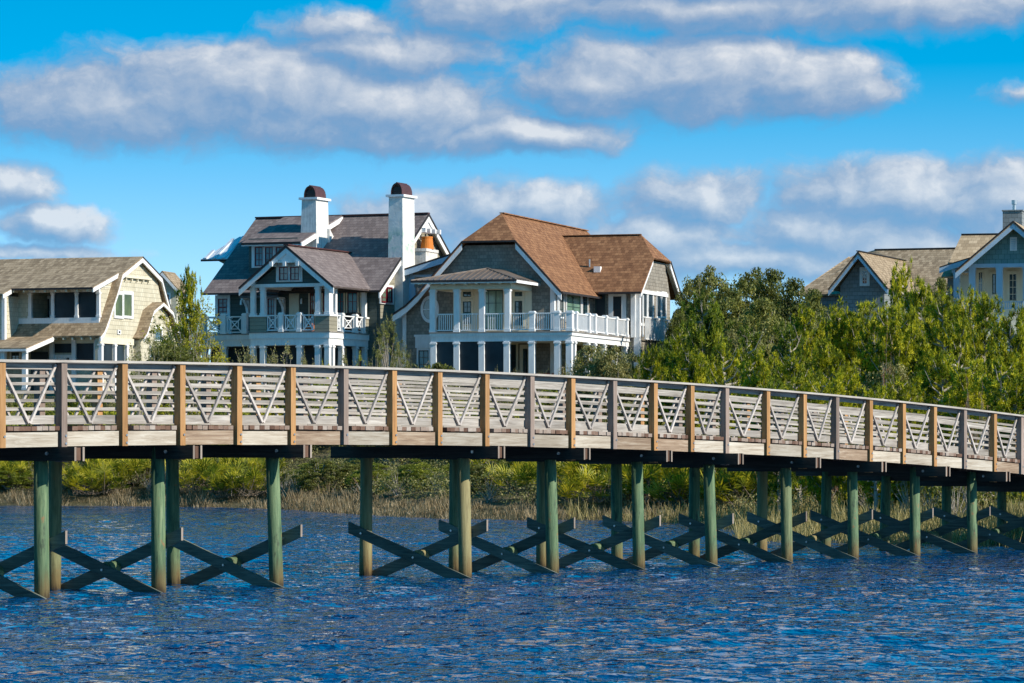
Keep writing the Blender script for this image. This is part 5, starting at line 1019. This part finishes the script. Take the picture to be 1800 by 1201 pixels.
def make_pine(seed, h, w, tufts_per=5, dens=1.0, bare=.1):
    """young sand pine: leaning stem, upturned limbs, needle brushes along the twigs"""
    r = np.random.default_rng(seed); m = MB(); lean = r.normal(size=2)*.05*h
    tr = crooked((0, 0, -.2), (lean[0], lean[1], h*.97), 7, .035*h*.5, r); limb(m, tr, .030*h, .010, 7)
    def on(t): x = t*7; i = min(6, int(x)); f = x-i; return np.array(tr[i])*(1-f)+np.array(tr[i+1])*f
    T = []; D = []; nl = int(38*dens)
    for i in range(nl):
        t = .12+.86*(i+.5)/nl; a = r.uniform(0, 2*math.pi); prof = (math.sin(math.pi*min(1, (1-t)*1.15+.02))**.7*.75+.35*(1-t)); ln = w*prof*r.uniform(.55, 1.15)+.18
        b = on(t); d = np.array([math.cos(a), math.sin(a), r.uniform(-.05, .45)]); mid = b+d*ln*.55; tip = b+d*ln+np.array([0, 0, ln*.30]); limb(m, [tuple(b), tuple(mid), tuple(tip)], .014*h*.5+.008, .006, 5)
        if r.random() < bare: continue
        ns = max(2, int(ln*tufts_per*1.5))
        for s in np.linspace(.35, 1.0, ns):
            p = b+(mid-b)*min(1, s/.55) if s < .55 else mid+(tip-mid)*(s-.55)/.45
            for _ in range(3):
                o = r.normal(size=3)*.14*ln**.5; T.append(p+o); D.append(d*.5+np.array([0, 0, .45])+r.normal(size=3)*.35)
    for s in np.linspace(.9, 1.03, 5): T.append(on(min(.999, s))+np.array([0, 0, max(0, s-1)*h])); D.append(np.array([0, 0, 1.]))
    T = np.array(T); D = np.array(D); D /= np.linalg.norm(D, axis=1, keepdims=True); k = 30; n = len(T)
    ok = r.random(n) < .8; T = T[ok]; D = D[ok]; n = len(T)
    Dn = np.repeat(D, k, 0)*.55+rnd_dirs(n*k, r)*.95; Dn /= np.linalg.norm(Dn, axis=1, keepdims=True); Tn = np.repeat(T, k, 0)
    ln = r.uniform(.08, .25, (n*k, 1)); S_ = np.cross(Dn, rnd_dirs(n*k, r)); S_ /= np.linalg.norm(S_, axis=1, keepdims=True); w = .017
    V3 = np.stack([Tn+Dn*ln*.55+S_*w, Tn+Dn*ln, Tn+Dn*ln*.55-S_*w], 1).reshape(n, k*3, 3)
    V = np.concatenate([T[:, None, :], V3], 1).reshape(-1, 3); st = (3*k+1); base = (np.arange(n)*st)[:, None]; q = base+1+3*np.arange(k)[None, :]
    Q = np.stack([np.broadcast_to(base, q.shape), q, q+1, q+2], -1).reshape(-1, 4)     # the needles of one brush share their root
    return (V, Q), m
def make_palmetto(seed, fans, rad):
    r = np.random.default_rng(seed); m = MB(); Vs = []
    for i in range(fans):
        a = r.uniform(0, 2*math.pi); el = r.uniform(.25, 1.35); b = np.array([r.normal()*.25*rad, r.normal()*.25*rad, .05]); d = np.array([math.cos(a)*math.cos(el), math.sin(a)*math.cos(el), math.sin(el)]); ln = rad*r.uniform(.6, 1.05)
        c = b+d*ln; limb(m, [tuple(b), tuple(c)], .014, .009, 4)
        n = np.cross(d, (0, 0, 1)); n /= np.linalg.norm(n)+1e-9; f2 = d*.8+np.array([0, 0, .25]); f2 /= np.linalg.norm(f2); up = np.cross(n, f2); fl = r.uniform(.42, .72); nb_ = 13
        for j in range(nb_):
            t = (j/(nb_-1)-.5)*3.5+r.normal()*.05; dd = f2*math.cos(t)+n*math.sin(t)+up*.22*abs(math.sin(t)); dd /= np.linalg.norm(dd); s = np.cross(dd, up); s /= np.linalg.norm(s)+1e-9; L_ = fl*r.uniform(.85, 1.1)*(1-.12*abs(t)); w = .024; tip = c+dd*L_+np.array([0, 0, -.06*L_])
            Vs += [c, c+dd*L_*.55+s*w, tip, c+dd*L_*.55-s*w]
    V = np.array(Vs); return (V, np.arange(len(V)).reshape(-1, 4)), m
class Proto:
    def __init__(s, lq, m, fol, bark, part='crown', stem='trunk'):
        s.cm = np_mesh(part, lq[0], lq[1], FM[fol]); o = m.build(stem, bark, None, False); s.tm = o.data; bpy.data.objects.remove(o); s.part, s.stem = part, stem; s.h = float(lq[0][:, 2].max())
plants = []
def plant(kind, proto, loc, sc, rz, mat=None, desc='', cat='', group='', sxy=None):
    o = empty(kind, loc, rz); sx = sxy or sc; o.scale = (sx, sx, sc)
    for me, nm in ((proto.cm, proto.part), (proto.tm, proto.stem)):
        c = bpy.data.objects.new(nm, me); COL.objects.link(c); c.parent = o
        if mat and nm == proto.part: c.material_slots[0].link = 'OBJECT'; c.material_slots[0].material = FM[mat]
    plants.append((o, kind, desc, cat, group)); return o
def on_ray(px, t):
    """ground point under a sight line, t metres inland of the waterline"""
    Y = 85.0
    while Y < 300:
        X = (px-900)/FPX*Y
        if float(shore_t(np.array([X]), np.array([Y]))[0]) >= t: break
        Y += .4
    return (px-900)/FPX*Y, Y
def ray_at(px, Y): return (px-900)/FPX*Y, Y
bushes = [Proto(*make_bush(s, 1.0+.15*(s % 3), 1.6, 40, 100, .095, blobr=.17), 'olive', 'bark_pale', 'foliage', 'stem') for s in range(5)]
trees = [Proto(*make_bush(50+s, 1.9, 4.6, 185, 170, .105, stems=11, low=.06, blobr=.085, spiky=.15), 'oak', 'bark_pale') for s in range(5)]
loose = [Proto(*make_bush(60+s, 1.7, 4.6, 62, 85, .085, stems=14, low=.12, blobr=.075, spiky=.8), 'oak', 'bark_pale') for s in range(3)]
wisps = [Proto(*make_bush(80+s, 1.0, 2.6, 26, 60, .075, stems=8, low=.25, blobr=.10, spiky=.9), 'olive', 'bark_pale', 'foliage', 'stem') for s in range(4)]
pines = [Proto(*make_pine(100+s, 5.0, 1.55, dens=[1.3, 1.5, 1.2, 1.4, 1.0, 1.3][s], bare=[.12, .2, .15, .1, .42, .2][s]), 'pine', 'bark_pale') for s in range(6)]
palms = [Proto(*make_palmetto(200+s, [20, 26, 16, 24][s], [1.0, 1.15, .85, 1.05][s]), 'palm', 'bark', 'fronds', 'stalks') for s in range(4)]
deads = [Proto(*make_bush(300+s, 1.0, 2.2, 30, 10, .06, stems=10, low=.2, blobr=.10, spiky=.8), 'rust', 'bark_pale', 'foliage', 'stem') for s in range(2)]
rp = random.Random(21)
def put_top(kind, protos, px, ytop, Y, wpx=None, mat=None, **k):
    X, Y = ray_at(px, Y); g_ = g1(X, Y)-.05; pr = protos if isinstance(protos, Proto) else rp.choice(protos); h = CH+(HZ-ytop)/FPX*Y-g_; sc = h/pr.h
    sxy = sc*rp.uniform(.85, 1.15) if wpx is None else wpx/2/FPX*Y/1.55
    return plant(kind, pr, (X, Y, g_), sc, rp.uniform(0, 6.28), mat, sxy=sxy, **k)
PK = dict(cat='pine tree', group='young pines behind the footbridge'); OK_ = dict(cat='oak tree', group='dark oaks behind the pines'); BK = dict(cat='bush', group='scrub bushes on the slope'); WK = dict(cat='bush', group='loose bushes in front of the houses')
# the pines at the right, one by one
for px, yt, Y, w, mt in [(1172,588,168,70,'pine_dark'),(1207,568,160,80,'pine'),(1237,505,156,95,'pine_dark'),(1215,600,146,90,'pine'),(1275,590,140,100,'pine'),(1318,560,150,90,'pine_dark'),(1345,600,138,90,'pine'),
      (1395,560,150,90,'pine_dark'),(1427,530,152,80,'pine'),(1405,615,132,110,'pine'),(1462,585,142,90,'pine'),(1505,518,152,95,'pine'),(1480,528,153,80,'pine'),(1488,640,124,100,'pine'),(1540,545,148,90,'pine'),
      (1584,446,165,75,'pine'),(1622,478,158,85,'pine'),(1567,522,146,100,'pine'),(1603,528,148,90,'pine'),(1650,500,152,90,'pine'),(1682,545,138,95,'pine'),(1712,495,146,85,'pine'),(1742,505,142,90,'pine'),(1775,545,134,90,'pine'),(1800,520,140,90,'pine'),
      (1640,610,124,110,'pine'),(1700,620,120,110,'pine'),(1755,615,118,110,'pine'),(1795,640,114,110,'pine'),(1590,650,118,100,'pine'),(1535,670,116,90,'pine'),(1370,660,124,90,'pine_dark'),(1142,600,158,60,'pine'),(1450,650,122,90,'pine')]:
    put_top('pine_tree', pines, px, yt, Y, w, mt, desc='tall yellow-green pine' if mt == 'pine' and yt < 560 else ('low yellow-green pine' if mt == 'pine' else 'darker green pine'), **PK)
# dark oaks behind
for px, yt, Y, w in [(1196,515,196,60),(1226,476,200,90),(1245,466,202,110),(1290,480,196,120),(1325,468,200,120),(1365,470,198,120),(1400,486,192,110),(1435,505,186,110),(1470,520,180,110),(1265,520,178,130),(1340,520,176,130),(1205,555,176,90),(1410,540,172,120),(1520,530,176,110),(1850,560,170,120),(1920,550,165,120),(1610,505,182,100),(1655,485,184,80),(1300,570,160,120),(1500,600,156,120),(1610,590,156,120),(1560,630,140,120),(1700,640,140,120),(1790,590,160,120)]:
    put_top('oak_tree', trees, px, yt, Y, w, 'oak' if Y > 175 else rp.choice(['oak', 'olive', 'green']), desc='dark olive oak' if Y > 175 else 'grey-green scrub oak', **OK_)
# between and in front of the houses
for px, yt, Y, w, mt, d in [(308,545,193,105,'yellow','yellow-green low tree behind the bay of the gambrel house'),(332,512,191,120,'yellow','yellow-green bushy tree between the gambrel house and the green house'),(351,545,190,80,'yellow','green bushy tree beside the left balcony of the green house'),(290,580,190,60,'green','grey-green tree before the bay of the gambrel house'),(318,598,187,70,'oak','dark low tree between the gambrel house and the green house'),(683,548,187,62,'oak','dark open oak between the green house and the brown roofed house'),(704,590,185,40,'oak','small dark oak against the left wall of the brown roofed house')]:
    put_top('tree', loose, px, yt, Y, w, mt, desc='*'+d, cat='tree', group=None)
put_top('pine_tree', pines[3], 336, 462, 191, 46, 'pine', desc='*slender pine top rising between the gambrel house and the green house', cat='pine tree', group=None)
for px, yt, w, mt in [(246,592,70,'oak'),(272,575,60,'olive'),(232,605,50,'green'),(300,598,80,'oak'),(342,600,60,'oak'),(418,612,50,'olive'),(440,600,62,'olive'),(482,604,70,'olive'),(504,598,70,'olive'),(540,612,60,'olive'),(575,628,60,'yellow'),(612,608,60,'olive'),(634,615,50,'green'),(660,600,50,'oak'),(705,600,50,'oak'),(872,640,30,'olive'),(905,645,40,'olive'),(950,646,50,'olive'),(985,640,60,'olive'),(1010,625,70,'olive'),(1040,605,80,'olive'),(1075,600,80,'olive'),(1105,600,70,'oak'),(1130,602,70,'oak'),(1065,625,90,'olive'),(1120,620,90,'olive'),(1155,606,70,'oak')]:
    put_top('loose_bush', wisps if w < 71 else trees, px, yt, 181+rp.uniform(-3, 2) if px < 1000 else 172+rp.uniform(-4, 4), w*1.15, mt, desc={'oak': 'dark twiggy bush', 'olive': 'grey-olive feathery bush', 'green': 'mid green bush', 'yellow': 'yellow-green bush'}[mt], **WK)
# scrub bushes on the slope, counted ones
for i in range(118):
    px = -15+1835*((i*.6180339)%1); t = 4+22*rp.random()**1.1
    if px > 1000: t = 5+44*rp.random()
    X, Y = on_ray(px, t); g_ = g1(X, Y)-.05; s = rp.uniform(.75, 1.35)*(1.0+.25*(t > 14)); mt = rp.choice(['olive', 'olive', 'oak', 'green', 'oak', 'green'] if px < 1300 else ['green', 'olive', 'pine_dark', 'oak'])
    if Y > 182 and px < 1000: continue
    plant('scrub_bush', rp.choice(bushes), (X, Y, g_), s, rp.uniform(0, 6.28), mt, desc={'olive': 'grey-olive', 'oak': 'dark olive', 'green': 'mid green', 'pine_dark': 'deep green'}[mt]+(' tall' if s > 1.25 else '')+' scrub bush', **BK)
for i in range(46):      # brighter bushes on the middle of the slope, seen through the railing
    px = -10+1010*((i*.6180339+.3)%1); t = rp.uniform(7.5, 15); X, Y = on_ray(px, t)
    plant('scrub_bush', rp.choice(bushes), (X, Y, g1(X, Y)-.05), rp.uniform(.85, 1.3), rp.uniform(0, 6.28), ('green', 'yellow', 'pine')[i % 3], desc=('bright green', 'yellow-green', 'lush green')[i % 3]+' rounded bush', **BK)
# a few bushes near the bank seen under the deck
for px, yt, t, mt in [(565,800,3.2,'oak'),(590,815,3.5,'olive'),(660,812,3.5,'green'),(700,820,3,'olive'),(735,806,4,'green'),(545,812,4,'green'),(770,822,4,'olive'),(620,808,4.5,'oak'),(840,815,5,'oak'),(870,810,6,'olive'),(20,812,3.5,'green'),(60,820,4,'olive'),(270,815,5,'oak'),(340,822,4,'olive'),(520,830,3,'olive'),(800,812,6,'green')]:
    X, Y = on_ray(px, t); put_top('scrub_bush', trees[:3] if mt != 'olive' else wisps, px, yt, Y, 80, mt, desc={'olive': 'pale twiggy waterline bush', 'oak': 'dark leafy waterline bush', 'green': 'round green waterline bush'}[mt], **BK)
# palmettos
pal = [(145,1.4),(163,1.8),(392,1.3),(428,1.5),(446,2),(330,2.2),(200,2),(1010,3),(1050,3.4),(1190,3),(1215,3.6),(1150,4)]
pal += [(8,4.5),(22,3.4)]+[(x, t) for x, t in [(135,3.2),(152,2.6),(170,3.4),(190,4),(205,2.8),(222,4.2),(240,3.5),(178,5.5),(215,6),(236,5.6),(318,3.2),(338,3.8),(352,3),(385,2.4),(402,3.2),(420,2.7),(436,3.4),(452,2.6),(410,4.8),(440,5.2),(466,3.6),(370,4.5),(892,5),(912,4.2),(930,5.5),(886,6.5)]]
pal += [(955+i*12+rp.uniform(-5, 5), rp.uniform(5.5, 10.5)) for i in range(26)]+[(1275,4.5),(1292,3.6),(1310,4.8),(1325,4.2)]+[(1370+i*15, rp.uniform(10, 17)) for i in range(9)]+[(1500+i*16, rp.uniform(14, 24)) for i in range(5)]+[(1120+i*22, rp.uniform(4.5, 8)) for i in range(6)]
for px, t in pal:
    X, Y = on_ray(px, t); s = rp.uniform(.75, 1.15)*(1.0 if px < 900 else 1.25); plant('saw_palmetto', rp.choice(palms), (X, Y, g1(X, Y)+.12), s, rp.uniform(0, 6.28), None, desc='yellow-green saw palmetto', cat='palmetto', group='saw palmettos along the bank')
for px, t in [(262,3),(285,3.6),(300,2.6),(312,4.5),(482,3),(500,2.4),(522,2.8),(80,2.6),(110,3),(640,2.6),(860,3.4),(1500,6),(1530,5),(1560,7),(1600,5),(1640,6),(1680,5),(1720,7),(1450,5.5)]:
    X, Y = on_ray(px, t); plant('dry_bush', rp.choice(deads), (X, Y, g1(X, Y)-.05), rp.uniform(.5, .75), rp.uniform(0, 6.28), rp.choice(['rust', 'dry', 'olive']), desc='dry brown waterline bush', cat='bush', group='dry bushes along the waterline')
for px, yt, Y in [(1725,668,112),(1705,690,108),(1560,560,134),(1700,640,116)]:
    put_top('dead_bush', deads, px, yt, Y, 60, 'rust', desc='bare grey bush with rust brown leaves', cat='bush', group='bare bushes behind the railing')
for px, yt, Y, w in [(1835,530,140,100),(1875,560,132,100),(1910,540,145,100),(1845,640,116,110),(1890,650,112,110),(1940,600,128,110)]: put_top('pine_tree', pines, px, yt, Y, w, 'pine', desc='yellow-green pine past the frame edge', **PK)
for px, yt in [(-35,610),(-80,590),(-20,640)]: put_top('loose_bush', trees, px, yt, 182, 70, 'olive', desc='grey-olive bush past the left edge', **WK)
# names of places to point with
zones = [(232, 'below the gambrel house'), (350, 'between the gambrel house and green house'), (520, 'below the green house\'s left porch'), (660, 'below the green house\'s right porch'), (760, 'below the round window'), (900, 'below the metal roofed porch'), (1010, 'below the deck corner'), (1120, 'right of the white deck'), (1240, 'near the brown roof\'s right end'), (1340, 'under the open sky'), (1450, 'left of the grey gable'), (1560, 'under the grey gable'), (1660, 'left of the blue house'), (2000, 'under the blue house')]
ordn = ['first', 'second', 'third', 'fourth', 'fifth', 'sixth', 'seventh', 'eighth', 'ninth', 'tenth', 'eleventh', 'twelfth', 'thirteenth', 'fourteenth', 'fifteenth', 'sixteenth', 'seventeenth', 'eighteenth', 'nineteenth', 'twentieth']
buck = {}
for o, kind, desc, cat, group in plants:
    px = 900+FPX*o.location.x/o.location.y
    if desc.startswith('*'): tag(o, desc[1:], cat, group); continue
    zn_ = next(z for x, z in zones if px < x); buck.setdefault((desc, zn_), []).append((px, o, cat, group))
for (desc, zn_), lst in buck.items():
    lst.sort(key=lambda q: q[0])
    for i, (px, o, cat, group) in enumerate(lst):
        lab = desc+' '+zn_+('' if len(lst) == 1 else ', '+ordn[i % 20]+' from left'); tag(o, lab, cat, group)

# ------------------------------------------------------------------ ground cover that nobody could count
def blades(n, xs_, ys_, zs_, hs_, w, r, bend=.35, spread=.35):
    d = np.stack([r.normal(size=n)*spread, r.normal(size=n)*spread, np.ones(n)], 1); d /= np.linalg.norm(d, axis=1, keepdims=True)
    b = np.stack([xs_, ys_, zs_], 1); h = hs_[:, None]; a = r.uniform(0, math.pi, n); s = np.stack([np.cos(a), np.sin(a), np.zeros(n)], 1)*w
    bd_ = np.stack([r.normal(size=n), r.normal(size=n), -np.ones(n)*.3], 1)*bend*h*.5
    tp_ = b+d*h+bd_*.6; V = np.stack([b-s, b+s, tp_+s*.35, tp_-s*.35], 1).reshape(-1, 3); return V, np.arange(4*n).reshape(-1, 4)
r = np.random.default_rng(9)
def sample_shore(n, tmin, tmax, x0, x1, ymax=200, clump=.7):
    X = r.uniform(x0, x1, n*14); Y = r.uniform(88, ymax, n*14); t = shore_t(X, Y); pxx = 900+FPX*X/Y
    c = np.sin(X*2.1+np.sin(Y*1.3)*2)*np.sin(Y*1.7+1.2*np.sin(X*.9))
    m = (t > tmin) & (t < tmax) & (pxx > -60) & (pxx < 1860) & (r.uniform(-1, 1, n*14)*clump < c+.25); i = np.nonzero(m)[0][:n]; return X[i], Y[i], t[i]
X, Y, t = sample_shore(34000, -.35, 3.0, -32, 8)
V1, Q1 = blades(len(X), X, Y, gz(X, Y)-.04, r.uniform(.2, .68, len(X))*np.clip(1.15-t*.1, .5, 1)*np.clip(.62+.38*np.sin(X*1.3+2*np.sin(X*.37))+.25*np.sin(X*4.1+Y), .3, 1.25), .014, r)
g_ = bpy.data.objects.new('dry_grass', np_mesh('dry_grass', V1, Q1, FM['dry'])); COL.objects.link(g_); tag(g_, 'dry tan grass fringing the far waterline', 'grass', kind='stuff')
X, Y, t = sample_shore(30000, -.8, 16, 2, 16, 150, .9); keep = (t < 7) | (r.random(len(X)) < .35); X, Y, t = X[keep], Y[keep], t[keep]
X2 = (r.uniform(1296, 1375, 1500)-900)/FPX; Yq = r.uniform(100, 116, 1500); X2 = X2*Yq; kp = np.sin(X2*6+Yq)*np.sin(Yq*1.3) > -.1; X2, Yq = X2[kp], Yq[kp]
z_ = np.concatenate([gz(X, Y)-.04, np.full(len(X2), -.1)]); h_ = np.concatenate([r.uniform(.25, .85, len(X))*np.clip(.65+.5*np.sin(X*1.1+Y*.8), .35, 1.1), r.uniform(.3, .75, len(X2))]); X = np.concatenate([X, X2]); Y = np.concatenate([Y, Yq])
V1, Q1 = blades(len(X), X, Y, z_, h_, .012, r, .5, .3)
g_ = bpy.data.objects.new('marsh_reeds', np_mesh('marsh_reeds', V1, Q1, FM['reed'])); COL.objects.link(g_); tag(g_, 'olive tan reeds on the near bank under the right end of the bridge', 'reeds', kind='stuff')
def cover(n, tmin, tmax, x0, x1, ymax, rad, per, size):
    X, Y, t = sample_shore(n, tmin, tmax, x0, x1, ymax, .55); k = len(X); c = np.stack([X, Y, gz(X, Y)+r.uniform(.05, .75, k)], 1)
    P = np.repeat(c, per, 0)+rnd_dirs(k*per, r)*(r.uniform(0, 1, (k*per, 1))**.5)*rad*np.array([1, 1, .7]); return leaf_quads(P, size, r, .3)
V1, Q1 = cover(2600, 2.6, 30, -32, 10, 190, .5, 60, .085)
g_ = bpy.data.objects.new('low_scrub', np_mesh('low_scrub', V1, Q1, FM['olive'])); COL.objects.link(g_); tag(g_, 'low grey-green scrub covering the slope below the houses', 'scrub', kind='stuff')
V1, Q1 = cover(2400, 9, 70, 2, 28, 185, .6, 60, .10)
g_ = bpy.data.objects.new('green_scrub', np_mesh('green_scrub', V1, Q1, FM['green'])); COL.objects.link(g_); tag(g_, 'green scrub filling the ground among the pines', 'scrub', kind='stuff')
